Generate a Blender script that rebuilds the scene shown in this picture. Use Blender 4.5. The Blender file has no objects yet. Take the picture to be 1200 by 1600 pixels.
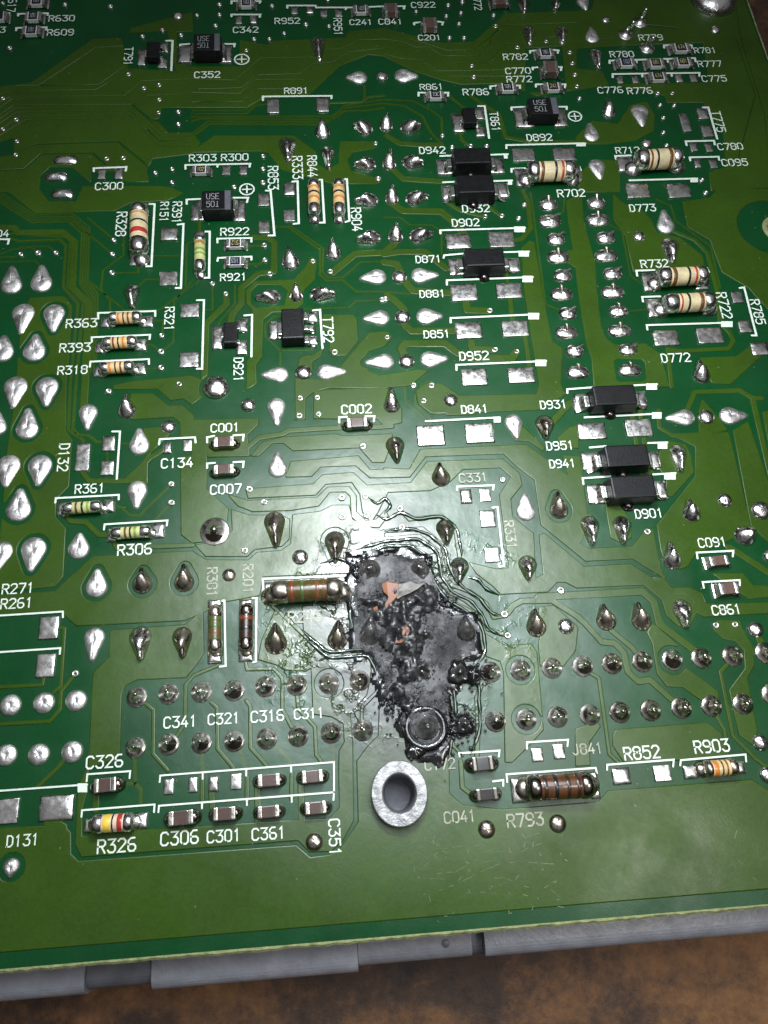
import bpy, bmesh, math, random
import numpy as np
from mathutils import Matrix, Vector
from mathutils.geometry import delaunay_2d_cdt

# One unit is one centimetre. The board's solder side is the plane z = 0.
S = bpy.context.scene
COL = S.collection
random.seed(7)
PI = math.pi

# ------------------------------------------------------------------ camera
RIGHT, UP, BACK = (0.99694, -0.07004, 0.03464), (0.05246, 0.92852, 0.36757), (-0.05791, -0.36462, 0.92935)
cam_data = bpy.data.cameras.new('camera')
cam_data.sensor_fit = 'VERTICAL'
cam_data.sensor_height = 24.0
cam_data.lens = 18.0
cam_data.clip_start = 0.05
cam_data.clip_end = 400
cam = bpy.data.objects.new('camera', cam_data)
COL.objects.link(cam)
cam.matrix_world = Matrix(((RIGHT[0], UP[0], BACK[0], 0), (RIGHT[1], UP[1], BACK[1], 0), (RIGHT[2], UP[2], BACK[2], 7.0), (0, 0, 0, 1)))
cam_data.dof.use_dof = True
cam_data.dof.focus_distance = 7.3
cam_data.dof.aperture_fstop = 13.0
S.camera = cam

# ------------------------------------------------------------------ world and lamps
world = bpy.data.worlds.new('World')
S.world = world
world.use_nodes = True
wn = world.node_tree
bg = wn.nodes['Background']
tc = wn.nodes.new('ShaderNodeTexCoord')
sep = wn.nodes.new('ShaderNodeSeparateXYZ')
wn.links.new(tc.outputs['Generated'], sep.inputs[0])
cr = wn.nodes.new('ShaderNodeValToRGB')
cr.color_ramp.elements[0].position = 0.45
cr.color_ramp.elements[0].color = (0.03, 0.028, 0.026, 1)
cr.color_ramp.elements[1].position = 0.85
cr.color_ramp.elements[1].color = (0.42, 0.43, 0.45, 1)
wn.links.new(sep.outputs[2], cr.inputs[0])
wn.links.new(cr.outputs[0], bg.inputs[0])
bg.inputs[1].default_value = 0.6

def lamp(name, loc, target, size, power, colour, shape='DISK', size_y=None, spread=180):
    d = bpy.data.lights.new(name, 'AREA')
    d.shape = shape
    d.size = size
    if size_y:
        d.size_y = size_y
    d.energy = power
    d.color = colour
    d.spread = math.radians(spread)
    o = bpy.data.objects.new(name, d)
    o.location = loc
    o.rotation_euler = (Vector(target) - Vector(loc)).to_track_quat('-Z', 'Y').to_euler()
    COL.objects.link(o)
    return o

lamp('haze_panel', (1.05, 4.3, 9.1), (0.48, 1.9, 0), 7.6, 600, (0.84, 0.93, 1.0), spread=130)  # added soft panel out of view, sized to give the haze round the burn
lamp('bench_lamp', (0.45, 4.9, 7.0), (1.0, 2.5, 0), 0.9, 205, (0.96, 0.98, 1.0), spread=108)
lamp('side_lamp', (5.3, -0.9, 8.4), (2.3, -0.3, 0), 2.0, 105, (1.0, 0.97, 0.92), 'RECTANGLE', 2.6, spread=120)
S.view_settings.view_transform = 'Standard'
S.view_settings.look = 'None'
S.view_settings.exposure = 0.0
S.view_settings.gamma = 1.0
S.cycles.max_bounces = 6
S.cycles.use_denoising = True
S.cycles.sample_clamp_indirect = 6.0

# ------------------------------------------------------------------ materials
MATS = {}

def nodes_of(name):
    m = bpy.data.materials.new(name)
    m.use_nodes = True
    MATS[name] = m
    return m, m.node_tree.nodes, m.node_tree.links, m.node_tree.nodes['Principled BSDF']

def noise(n, l, vec, scale, detail=3.0, rough=0.55):
    t = n.new('ShaderNodeTexNoise')
    t.inputs['Scale'].default_value = scale
    t.inputs['Detail'].default_value = detail
    t.inputs['Roughness'].default_value = rough
    l.new(vec, t.inputs['Vector'])
    return t.outputs['Fac']

def ramp(n, l, fac, stops):
    r = n.new('ShaderNodeValToRGB')
    e = r.color_ramp.elements
    while len(e) < len(stops):
        e.new(0.5)
    for k, (pos, c) in enumerate(stops):
        e[k].position = pos
        e[k].color = c if len(c) == 4 else (*c, 1)
    l.new(fac, r.inputs[0])
    return r.outputs[0]

def vmath(n, l, op, a, b):
    m = n.new('ShaderNodeMath')
    m.operation = op
    for k, v in enumerate((a, b)):
        if isinstance(v, (int, float)):
            m.inputs[k].default_value = v
        else:
            l.new(v, m.inputs[k])
    return m.outputs[0]

def bump(n, l, height, strength, dist, chain=None):
    b = n.new('ShaderNodeBump')
    b.inputs['Strength'].default_value = strength
    b.inputs['Distance'].default_value = dist
    l.new(height, b.inputs['Height'])
    if chain is not None:
        l.new(chain, b.inputs['Normal'])
    return b.outputs[0]

def plain(name, colour, rough=0.4, metal=0.0, vary=0.12, scale=9.0, bumps=0.0, bscale=40.0, coat=0.0, spec=0.5, rvary=0.0):
    m, n, l, b = nodes_of(name)
    g = n.new('ShaderNodeNewGeometry').outputs['Position']
    f = noise(n, l, g, scale)
    lo = tuple(max(0, c * (1 - vary)) for c in colour)
    hi = tuple(min(1, c * (1 + vary)) for c in colour)
    l.new(ramp(n, l, f, ((0.3, lo), (0.7, hi))), b.inputs['Base Color'])
    b.inputs['Roughness'].default_value = rough
    if rvary:
        f3 = noise(n, l, g, scale * 2.3)
        l.new(ramp(n, l, f3, ((0.35, (rough - rvary,) * 3), (0.65, (rough + rvary,) * 3))), b.inputs['Roughness'])
    b.inputs['Metallic'].default_value = metal
    b.inputs['Coat Weight'].default_value = coat
    b.inputs['Coat Roughness'].default_value = 0.08
    b.inputs['Specular IOR Level'].default_value = spec
    if bumps:
        f2 = noise(n, l, g, bscale, 4.0, 0.6)
        l.new(bump(n, l, f2, bumps, 0.02), b.inputs['Normal'])
    return m

def mask_material(name, colour, vary):
    """Green lacquer over copper or bare laminate; round the burn it lies under wet flux and molten lacquer."""
    m, n, l, b = nodes_of(name)
    g = n.new('ShaderNodeNewGeometry').outputs['Position']
    broad = noise(n, l, g, 1.3, 3.0)
    weave = noise(n, l, g, 34.0, 2.0)
    mixv = vmath(n, l, 'ADD', vmath(n, l, 'MULTIPLY', broad, 0.6), vmath(n, l, 'MULTIPLY', weave, 0.4))
    lo = tuple(c * (1 - vary) for c in colour)
    hi = tuple(c * (1 + vary) for c in colour)
    l.new(ramp(n, l, mixv, ((0.35, lo), (0.65, hi))), b.inputs['Base Color'])
    # how wet: distance from the burn, with an uneven border
    sub = n.new('ShaderNodeVectorMath')
    sub.operation = 'SUBTRACT'
    l.new(g, sub.inputs[0])
    sub.inputs[1].default_value = (*(0.442, 1.567), 0)
    mul = n.new('ShaderNodeVectorMath')
    mul.operation = 'MULTIPLY'
    l.new(sub.outputs[0], mul.inputs[0])
    mul.inputs[1].default_value = (0.8, 1.0, 0)
    ln = n.new('ShaderNodeVectorMath')
    ln.operation = 'LENGTH'
    l.new(mul.outputs[0], ln.inputs[0])
    edge = noise(n, l, g, 1.7, 4.0)
    d = vmath(n, l, 'ADD', ln.outputs['Value'], vmath(n, l, 'MULTIPLY', edge, 1.1))
    wet = ramp(n, l, d, ((0.0, (1, 1, 1)), (0.55, (1, 1, 1)), (1.0, (0, 0, 0))))
    dd = vmath(n, l, 'MULTIPLY', d, 0.34)
    wet = ramp(n, l, dd, ((0.0, (1, 1, 1)), (0.66, (0.9, 0.9, 0.9)), (1.0, (0, 0, 0))))
    near = ramp(n, l, dd, ((0.0, (1, 1, 1)), (0.39, (0.75, 0.75, 0.75)), (0.57, (0, 0, 0))))
    base_in = b.inputs['Base Color'].links[0].from_socket
    m2 = n.new('ShaderNodeVectorMath')
    m2.operation = 'MULTIPLY'
    l.new(sub.outputs[0], m2.inputs[0])
    m2.inputs[1].default_value = (1.05, 0.66, 0)
    l2 = n.new('ShaderNodeVectorMath')
    l2.operation = 'LENGTH'
    l.new(m2.outputs[0], l2.inputs[0])
    soot = vmath(n, l, 'ADD', l2.outputs['Value'], vmath(n, l, 'MULTIPLY', noise(n, l, g, 3.5, 5.0, 0.65), 0.7))
    soot2 = ramp(n, l, vmath(n, l, 'MULTIPLY', vmath(n, l, 'ADD', l2.outputs['Value'], vmath(n, l, 'MULTIPLY', noise(n, l, g, 3.5, 5.0, 0.65), 0.7)), 0.5), ((0.44, (0.85,) * 3), (0.66, (0, 0, 0))))
    mx = n.new('ShaderNodeMixRGB')
    l.new(soot2, mx.inputs[0])
    l.new(base_in, mx.inputs[1])
    mx.inputs[2].default_value = (0.012, 0.011, 0.007, 1)
    l.new(mx.outputs[0], b.inputs['Base Color'])
    l.new(ramp(n, l, noise(n, l, g, 1.6, 5.0, 0.7), ((0.35, (0.27,) * 3), (0.65, (0.44,) * 3))), b.inputs['Roughness'])
    b.inputs['Specular IOR Level'].default_value = 0.3
    film = ramp(n, l, noise(n, l, g, 0.9, 4.0, 0.55), ((0.33, (0.3,) * 3), (0.48, (1, 1, 1))))
    l.new(vmath(n, l, 'MULTIPLY', wet, film), b.inputs['Coat Weight'])
    b.inputs['Coat IOR'].default_value = 1.6
    l.new(ramp(n, l, vmath(n, l, 'ADD', vmath(n, l, 'MULTIPLY', near, 0.7), vmath(n, l, 'MULTIPLY', noise(n, l, g, 2.2, 3.0), 0.4)), ((0.15, (0.46,) * 3), (0.55, (0.28,) * 3), (0.95, (0.18,) * 3))), b.inputs['Coat Roughness'])
    fine = noise(n, l, g, 60.0, 3.0)
    nb = bump(n, l, fine, 0.05, 0.02)
    ripple = vmath(n, l, 'MULTIPLY', noise(n, l, g, 3.2, 3.0, 0.5), wet)
    nb = bump(n, l, ripple, 0.13, 0.08, nb)
    # blistered patches of lacquer: winding ridges inside an uneven patch
    patch = ramp(n, l, noise(n, l, g, 1.9, 3.0), ((0.47, (0, 0, 0)), (0.60, (1, 1, 1))))
    nz = n.new('ShaderNodeTexNoise')
    nz.inputs['Scale'].default_value = 7.0
    nz.inputs['Detail'].default_value = 3.0
    l.new(g, nz.inputs['Vector'])
    ridge = vmath(n, l, 'ABSOLUTE', vmath(n, l, 'SUBTRACT', nz.outputs['Fac'], 0.5), 0)
    ridge = ramp(n, l, ridge, ((0.0, (1, 1, 1)), (0.05, (0, 0, 0))))
    froth = vmath(n, l, 'ADD', vmath(n, l, 'MULTIPLY', ridge, 0.55), vmath(n, l, 'MULTIPLY', noise(n, l, g, 11.0, 4.0, 0.6), 0.6))
    nb = bump(n, l, vmath(n, l, 'MULTIPLY', vmath(n, l, 'MULTIPLY', froth, near), patch), 0.55, 0.05, nb)
    l.new(nb, b.inputs['Normal'])
    l.new(nb, b.inputs['Coat Normal'])
    return m

mask_material('bare_mask', (0.0006, 0.046, 0.0095), 0.16)
mask_material('copper_mask', (0.027, 0.064, 0.003), 0.18)
plain('laminate_edge', (0.25, 0.27, 0.12), 0.7, vary=0.35, scale=14, bumps=0.5, bscale=30)
plain('laminate_core', (0.20, 0.22, 0.10), 0.7)
plain('ink', (0.68, 0.74, 0.66), 0.5, vary=0.08, scale=20)
plain('sooty_ink', (0.34, 0.34, 0.26), 0.5, vary=0.35, scale=12)
plain('wet_lacquer', (0.004, 0.022, 0.007), 0.10, vary=0.5, scale=8, coat=1.0)
plain('cap_soot', (0.020, 0.014, 0.013), 0.2, vary=0.4, scale=14, coat=0.8)
plain('solder', (0.66, 0.64, 0.61), 0.24, 1.0, 0.12, 8, 0.35, 14, rvary=0.08)
plain('pad_solder', (0.70, 0.67, 0.64), 0.30, 1.0, 0.12, 9, 0.3, 9, rvary=0.1)
plain('tinned', (0.80, 0.76, 0.74), 0.46, 1.0, 0.10, 7, 0.6, 11, rvary=0.08)
plain('flux_solder', (0.46, 0.41, 0.34), 0.30, 1.0, 0.3, 7, 0.1, 8, coat=0.3, rvary=0.08)
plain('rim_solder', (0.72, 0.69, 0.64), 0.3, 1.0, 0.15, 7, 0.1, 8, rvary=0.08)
plain('painted_reflection', (0.014, 0.010, 0.007), 0.3, vary=0.5, scale=12, coat=0.25, spec=0.3)  # dark reflection in the cupped pin joints, put into the colour
plain('tan_solder', (0.52, 0.48, 0.42), 0.26, 1.0, 0.2, 7, 0.2, 12, rvary=0.06)
plain('char_solder', (0.17, 0.165, 0.16), 0.26, 0.8, 0.6, 10, 0.5, 16)
plain('lead', (0.70, 0.69, 0.66), 0.2, 1.0, 0.08, 12, 0.2, 20)
plain('dark_lead', (0.22, 0.20, 0.17), 0.22, 1.0, 0.2, 12, coat=0.5)
plain('epoxy', (0.006, 0.006, 0.0065), 0.36, vary=0.3, scale=14, bumps=0.2, bscale=60, spec=0.3, rvary=0.06)
plain('epoxy_grey', (0.10, 0.10, 0.115), 0.4, vary=0.1)
plain('mark_grey', (0.30, 0.31, 0.31), 0.6, vary=0.05)
plain('ceramic_white', (0.62, 0.60, 0.58), 0.45, vary=0.05)
plain('chip_black', (0.012, 0.012, 0.016), 0.28, vary=0.1)
plain('chip_blue', (0.013, 0.015, 0.028), 0.28, vary=0.1)
plain('chip_text_w', (0.60, 0.62, 0.62), 0.5)
plain('chip_text_y', (0.62, 0.55, 0.20), 0.5)
plain('chip_text_b', (0.40, 0.44, 0.52), 0.5)
plain('cap_brown', (0.105, 0.060, 0.046), 0.42, vary=0.12, scale=18, bumps=0.1)
plain('cap_wet', (0.080, 0.045, 0.036), 0.25, vary=0.15, scale=18, coat=1.0)
plain('glue', (0.007, 0.003, 0.003), 0.12, vary=0.4, coat=1.0)
BODY = {'beige': (0.62, 0.52, 0.30), 'peach': (0.66, 0.46, 0.22), 'palegreen': (0.50, 0.50, 0.22), 'amber': (0.075, 0.050, 0.014), 'olive': (0.085, 0.080, 0.028),
        'umber': (0.028, 0.014, 0.008), 'pinkcream': (0.68, 0.50, 0.36), 'coffee': (0.085, 0.032, 0.011), 'orange': (0.62, 0.20, 0.035), 'black': (0.010, 0.009, 0.009),
        'red': (0.40, 0.030, 0.026), 'cream': (0.66, 0.55, 0.34), 'brown': (0.14, 0.055, 0.018), 'maroon': (0.15, 0.030, 0.022), 'leaf': (0.20, 0.32, 0.06),
        'ochre': (0.40, 0.20, 0.04), 'rust': (0.17, 0.040, 0.014), 'green': (0.07, 0.22, 0.035), 'moss': (0.06, 0.10, 0.02), 'yellow': (0.74, 0.50, 0.06)}
for k, c in BODY.items():
    plain('paint_' + k, c, 0.3, vary=0.2, scale=11, bumps=0.12, bscale=18, coat=0.4, rvary=0.1)
plain('aluminium', (0.33, 0.33, 0.33), 0.5, 0.7, 0.4, 14, 0.6, 16)
plain('bore_metal', (0.26, 0.27, 0.29), 0.42, 0.6, 0.3, 9)
plain('flake', (0.62, 0.24, 0.13), 0.5, vary=0.0)
plain('ash', (0.17, 0.155, 0.14), 0.5, vary=0.5, scale=14, bumps=0.6, bscale=18)
plain('black_tar', (0.006, 0.006, 0.006), 0.08, vary=0.3, bumps=0.7, bscale=9, coat=1.0)
plain('crumb', (0.017, 0.017, 0.018), 0.36, vary=0.9, scale=22, bumps=0.6, bscale=20, coat=0.25)
plain('scratch', (0.15, 0.17, 0.09), 0.25, vary=0.2)
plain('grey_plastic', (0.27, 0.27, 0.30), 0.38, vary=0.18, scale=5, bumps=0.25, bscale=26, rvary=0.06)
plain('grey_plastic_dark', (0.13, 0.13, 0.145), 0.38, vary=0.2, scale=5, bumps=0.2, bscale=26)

def flake_material():
    m = MATS['flake']
    n, l = m.node_tree.nodes, m.node_tree.links
    b = n['Principled BSDF']
    g = n.new('ShaderNodeNewGeometry').outputs['Position']
    l.new(ramp(n, l, noise(n, l, g, 12.0, 5.0, 0.65), ((0.40, (0.035, 0.03, 0.025)), (0.45, (0.26, 0.085, 0.018)), (0.51, (0.22, 0.08, 0.04)), (0.56, (0.19, 0.065, 0.065)), (0.60, (0.05, 0.04, 0.034)))), b.inputs['Base Color'])
flake_material()

def char_material():
    m, n, l, b = nodes_of('char')
    g = n.new('ShaderNodeNewGeometry').outputs['Position']
    a = noise(n, l, g, 2.6, 6.0, 0.65)
    l.new(ramp(n, l, a, ((0.32, (0.012, 0.012, 0.013)), (0.44, (0.045, 0.045, 0.047)), (0.54, (0.13, 0.13, 0.135)), (0.66, (0.25, 0.25, 0.255)))), b.inputs['Base Color'])
    l.new(ramp(n, l, a, ((0.35, (0.2,) * 3), (0.7, (0.42,) * 3))), b.inputs['Roughness'])
    b.inputs['Metallic'].default_value = 0.3
    nb = bump(n, l, noise(n, l, g, 22.0, 6.0, 0.7), 0.7, 0.03)
    l.new(nb, b.inputs['Normal'])
char_material()

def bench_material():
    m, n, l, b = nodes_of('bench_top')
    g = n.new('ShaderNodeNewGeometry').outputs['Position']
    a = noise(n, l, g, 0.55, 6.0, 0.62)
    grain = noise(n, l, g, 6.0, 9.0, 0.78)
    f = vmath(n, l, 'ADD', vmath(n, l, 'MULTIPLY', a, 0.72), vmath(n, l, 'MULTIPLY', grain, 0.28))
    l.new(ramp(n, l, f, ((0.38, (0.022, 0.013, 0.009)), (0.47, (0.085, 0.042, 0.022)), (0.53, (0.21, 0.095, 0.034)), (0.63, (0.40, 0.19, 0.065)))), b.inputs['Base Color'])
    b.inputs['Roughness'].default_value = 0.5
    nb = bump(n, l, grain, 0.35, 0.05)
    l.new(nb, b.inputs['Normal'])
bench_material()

# ------------------------------------------------------------------ helpers
def link(name, data, parent=None, loc=None, label=None):
    o = bpy.data.objects.new(name, data)
    COL.objects.link(o)
    o.parent = parent
    if loc is not None:
        o.location = loc
    if label:
        o['label'] = label
    return o

def mesh(name, verts, faces, mats, smooth=True, idx=None):
    me = bpy.data.meshes.new(name)
    me.from_pydata([tuple(v) for v in verts], [], faces)
    for m in (mats if isinstance(mats, (list, tuple)) else [mats]):
        me.materials.append(MATS[m])
    if smooth:
        me.polygons.foreach_set('use_smooth', [True] * len(me.polygons))
    if idx is not None:
        me.polygons.foreach_set('material_index', idx)
    me.update()
    return me

def from_bm(name, bm, mats, smooth=False):
    me = bpy.data.meshes.new(name)
    bm.normal_update()
    bm.to_mesh(me)
    bm.free()
    for m in (mats if isinstance(mats, (list, tuple)) else [mats]):
        me.materials.append(MATS[m])
    if smooth:
        me.polygons.foreach_set('use_smooth', [True] * len(me.polygons))
    return me

def box_bm(cx, cy, cz, sx, sy, sz, ch=0.0, seg=2, taper=0.0):
    bm = bmesh.new()
    bmesh.ops.create_cube(bm, size=1.0)
    for v in bm.verts:
        k = 1.0 - taper * (0.5 + v.co.z)
        v.co = Vector((v.co.x * sx * k, v.co.y * sy * k, v.co.z * sz))
    if ch:
        bmesh.ops.bevel(bm, geom=bm.edges[:], offset=ch, segments=seg, affect='EDGES', profile=0.6)
    for v in bm.verts:
        v.co += Vector((cx, cy, cz))
    return bm

def box_mesh(name, cx, cy, cz, sx, sy, sz, mat, ch=0.0, seg=2, taper=0.0):
    return from_bm(name, box_bm(cx, cy, cz, sx, sy, sz, ch, seg, taper), mat, False)

def rings_mesh(name, rings, mat, cap=True, close_start=False):
    verts, faces = [], []
    n = len(rings[0])
    for r in rings:
        verts += r
    for k in range(len(rings) - 1):
        for j in range(n):
            a, b = k * n + j, k * n + (j + 1) % n
            faces.append((a, b, b + n, a + n))
    if cap:
        faces.append(tuple((len(rings) - 1) * n + j for j in range(n)))
    if close_start:
        faces.append(tuple(reversed(range(n))))
    return mesh(name, verts, faces, mat)

def lathe(name, prof, mat, n=28, sy=1.0):
    rings = [[(r * math.cos(2 * PI * j / n), r * sy * math.sin(2 * PI * j / n), z) for j in range(n)] for r, z in prof]
    return rings_mesh(name, rings, mat, cap=False)

def tube(name, a, b, ra, rb, mat, n=10):
    a, b = Vector(a), Vector(b)
    d = (b - a).normalized()
    u = d.orthogonal().normalized()
    v = d.cross(u)
    rings = []
    for t, k in ((0, 1), (0.85, 1), (0.97, 0.8), (1.0, 0.35)):
        c = a + (b - a) * t
        r = (ra + (rb - ra) * t) * k
        rings.append([tuple(c + (u * math.cos(2 * PI * j / n) + v * math.sin(2 * PI * j / n)) * r) for j in range(n)])
    return rings_mesh(name, rings, mat)

def pairs(s):
    return [tuple(int(v) / 1000 for v in p.split(',')) for p in s.split()]

def strip_into(verts, faces, line, w, z, caps=True):
    """A flat stroke along a polyline with mitred joints and round ends."""
    P = [Vector((x, y)) for x, y in line]
    n = len(P)
    h = w / 2
    L, Rr = [], []
    for i in range(n):
        d0 = (P[i] - P[i - 1]).normalized() if i else None
        d1 = (P[i + 1] - P[i]).normalized() if i < n - 1 else None
        d = ((d0 or d1) + (d1 or d0))
        d = d.normalized() if d.length > 1e-6 else (d0 or d1)
        nn = Vector((-d.y, d.x))
        ref = d0 or d1
        c = max(0.5, nn.dot(Vector((-ref.y, ref.x))))
        L.append(P[i] + nn * (h / c))
        Rr.append(P[i] - nn * (h / c))
    b = len(verts)
    for a, c in zip(L, Rr):
        verts.append((a.x, a.y, z))
        verts.append((c.x, c.y, z))
    for i in range(n - 1):
        faces.append((b + 2 * i, b + 2 * i + 1, b + 2 * i + 3, b + 2 * i + 2))
    if caps:
        for end, p, q in ((0, 0, 1), (n - 1, n - 2, n - 1)):
            d = (P[p] - P[q]).normalized() if end == 0 else (P[q] - P[p]).normalized()
            a0 = math.atan2(d.y, d.x)
            k = len(verts)
            for s in range(7):
                a = a0 - PI / 2 + PI * s / 6
                verts.append((P[end].x + h * math.cos(a), P[end].y + h * math.sin(a), z))
            faces.append(tuple(range(k, k + 7)))

GLYPH = {
 '0': ['1,0 3,0 4,1 4,5 3,6 1,6 0,5 0,1 1,0'], '1': ['.9,4.9 2,6 2,0'], '2': ['0,5 1,6 3,6 4,5 4,4 0,0 4,0'],
 '3': ['0,6 4,6 1.8,3.6 3,3.6 4,2.6 4,1 3,0 1,0 0,1'], '4': ['2.6,6 0,1.7 4,1.7', '3,3.2 3,0'], '5': ['4,6 .4,6 .2,3.4 1,3.9 3,3.9 4,3 4,1 3,0 1,0 0,.8'],
 '6': ['3.3,6 1.2,6 0,4.8 0,1 1,0 3,0 4,1 4,2.2 3,3.1 0,3.1'], '7': ['0,6 4,6 4,5.3 1.5,0'],
 '8': ['1,3.3 3,3.3 4,4.1 4,5.2 3,6 1,6 0,5.2 0,4.1 1,3.3 0,2.4 0,1 1,0 3,0 4,1 4,2.4 3,3.3'], '9': ['.7,0 2.8,0 4,1.2 4,5 3,6 1,6 0,5 0,3.8 1,2.9 4,2.9'],
 'R': ['0,0 0,6 3,6 4,5.1 4,3.9 3,3 0,3', '2,3 4,0'], 'C': ['4,5 3,6 1,6 0,5 0,1 1,0 3,0 4,1'], 'D': ['.4,0 .4,6 2.6,6 4,4.8 4,1.2 2.6,0 0,0'],
 'T': ['0,6 4,6', '2,6 2,0'], 'J': ['0,1 1,0 2.4,0 3.4,1 3.4,6'], 'U': ['0,6 0,1 1,0 3,0 4,1 4,6'], 'S': ['4,5.2 3,6 1,6 0,5.2 0,4 1,3.2 3,2.8 4,2 4,.9 3,0 1,0 0,.8'],
 'E': ['4,6 0,6 0,0 4,0', '0,3 3,3'], 'K': ['0,0 0,6', '4,6 0,2.6', '1.4,3.8 4,0'], 'I': ['2,0 2,6', '.6,0 3.4,0']}

def text_mesh(name, txt, length, angle, mat, z, weight=0.92, ratio=None, narrow=1.0):
    """Stroke lettering centred on the origin, 'length' long, read along 'angle'."""
    adv = 5.6
    tot = adv * len(txt) - 1.6
    k = length / (tot + weight)
    ky = k * 1.12 if ratio is None else ratio / 6
    ca, sa = math.cos(angle), math.sin(angle)
    verts, faces = [], []
    for i, ch in enumerate(txt):
        for li, line in enumerate(GLYPH[ch]):
            q = []
            for p in line.split():
                x, y = (float(v) for v in p.split(','))
                X, Y = (i * adv + x - tot / 2) * k, (y - 3) * ky
                q.append((X * ca - Y * sa, X * sa + Y * ca))
            strip_into(verts, faces, q, weight * k * 1.05, z + 0.0003 * li)
    return mesh(name, verts, faces, mat, smooth=False)

# ------------------------------------------------------------------ top-level things
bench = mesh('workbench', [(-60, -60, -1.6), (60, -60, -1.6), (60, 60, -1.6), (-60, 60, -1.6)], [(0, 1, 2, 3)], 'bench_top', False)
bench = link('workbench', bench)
bench['kind'] = 'structure'

board = bpy.data.objects.new('circuit_board', None)
COL.objects.link(board)
board['label'] = 'green printed circuit board, solder side up, with a charred burn hole beside its mounting spacer'
board['category'] = 'circuit board'

housing = bpy.data.objects.new('enclosure_frame', None)
COL.objects.link(housing)
housing['label'] = 'grey enclosure rail showing under the lower edge of the green circuit board'
housing['category'] = 'enclosure'

# ------------------------------------------------------------------ the laminate
EDGE = [(-4.086, -0.922), (-3.415, -0.926), (-2.833, -0.922), (-1.349, -0.915), (0.178, -0.922), (1.750, -0.928), (3.369, -0.926), (4.589, -0.924)]
x_left, x_right = EDGE[0][0], EDGE[-1][0]
y_edge = sum(y for x, y in EDGE) / len(EDGE)
CORNER = [(5.874, 9.962), (5.936, 8.917)]
x_r = (CORNER[0][0] + CORNER[1][0]) / 2
Y_TOP = 16.0
X_LEFT = -9.0
STAND = (0.380, 0.150)
HOLE = (5.314, 6.058)

def triangles(loops):
    """Fill an outline with holes: constrained Delaunay, then keep the triangles that lie inside."""
    vs, es = [], []
    for lp in loops:
        k = len(vs)
        vs += [Vector(p) for p in lp]
        es += [(k + i, k + (i + 1) % len(lp)) for i in range(len(lp))]
    v, _, f, _, _, _ = delaunay_2d_cdt(vs, es, [], 0, 1e-6)
    v = [(p.x, p.y) for p in v]
    arr = np.array(v)
    C3 = np.array([[(v[q[0]][0] + v[q[1]][0] + v[q[2]][0]) / 3, (v[q[0]][1] + v[q[1]][1] + v[q[2]][1]) / 3] for q in f])
    ins = np.zeros(len(f), bool)
    for lp in loops:
        for i in range(len(lp)):
            (ax, ay), (bx_, by_) = lp[i - 1], lp[i]
            if ay != by_:
                cr_ = ((ay > C3[:, 1]) != (by_ > C3[:, 1])) & (C3[:, 0] < ax + (C3[:, 1] - ay) * (bx_ - ax) / (by_ - ay))
                ins ^= cr_
    return v, [tuple(q) for q, k in zip(f, ins) if k]

def plate(name, loops, top, bottom, flare, mat, parent, label=None):
    """A flat sheet with holes; its edges run down to 'bottom', 'flare' wide."""
    v, tri = triangles(loops)
    verts = [(x, y, top) for x, y in v]
    faces = []
    for q in tri:
        a_, b_, c_ = (verts[k] for k in q)
        faces.append(q if (b_[0] - a_[0]) * (c_[1] - a_[1]) - (b_[1] - a_[1]) * (c_[0] - a_[0]) > 0 else q[::-1])
    for n_, lp in enumerate(loops):
        if (area(lp) > 0) != (n_ == 0):
            lp = lp[::-1]
        m = len(lp)
        base = len(verts)
        for i in range(m):
            p0, p, p1 = Vector(lp[i - 1]), Vector(lp[i]), Vector(lp[(i + 1) % m])
            d0, d1 = (p - p0).normalized(), (p1 - p).normalized()
            nn = Vector((d0.y + d1.y, -d0.x - d1.x))
            nn = nn.normalized() if nn.length > 1e-6 else Vector((d0.y, -d0.x))
            k = flare / max(0.6, nn.dot(Vector((d1.y, -d1.x))))
            verts += [(p.x, p.y, top), (p.x + nn.x * k * .5, p.y + nn.y * k * .5, top + (bottom - top) * .10), (p.x + nn.x * k * .8, p.y + nn.y * k * .8, top + (bottom - top) * .42), (p.x + nn.x * k, p.y + nn.y * k, bottom)]
        for i in range(m):
            for s in (0, 1, 2):
                a_, b_ = base + 4 * i + s, base + 4 * ((i + 1) % m) + s
                faces.append((a_, a_ + 1, b_ + 1, b_))
    return link(name, mesh(name, verts, faces, mat, flare > 0), parent, None, label)

def area(pl):
    return 0.5 * sum(pl[k - 1][0] * pl[k][1] - pl[k][0] * pl[k - 1][1] for k in range(len(pl)))

def circle(c, r, n=40, sy=1.0):
    return [(c[0] + r * math.cos(2 * PI * k / n), c[1] + r * sy * math.sin(2 * PI * k / n)) for k in range(n)]

outline = [(X_LEFT, y_edge), (x_r, y_edge), (x_r, Y_TOP), (X_LEFT, Y_TOP)]
plate('laminate', [outline, circle(STAND, 0.20), circle(HOLE, 0.12)], 0.0, -0.155, 0.0, 'bare_mask', board, 'dark green laminate of the board')

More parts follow.
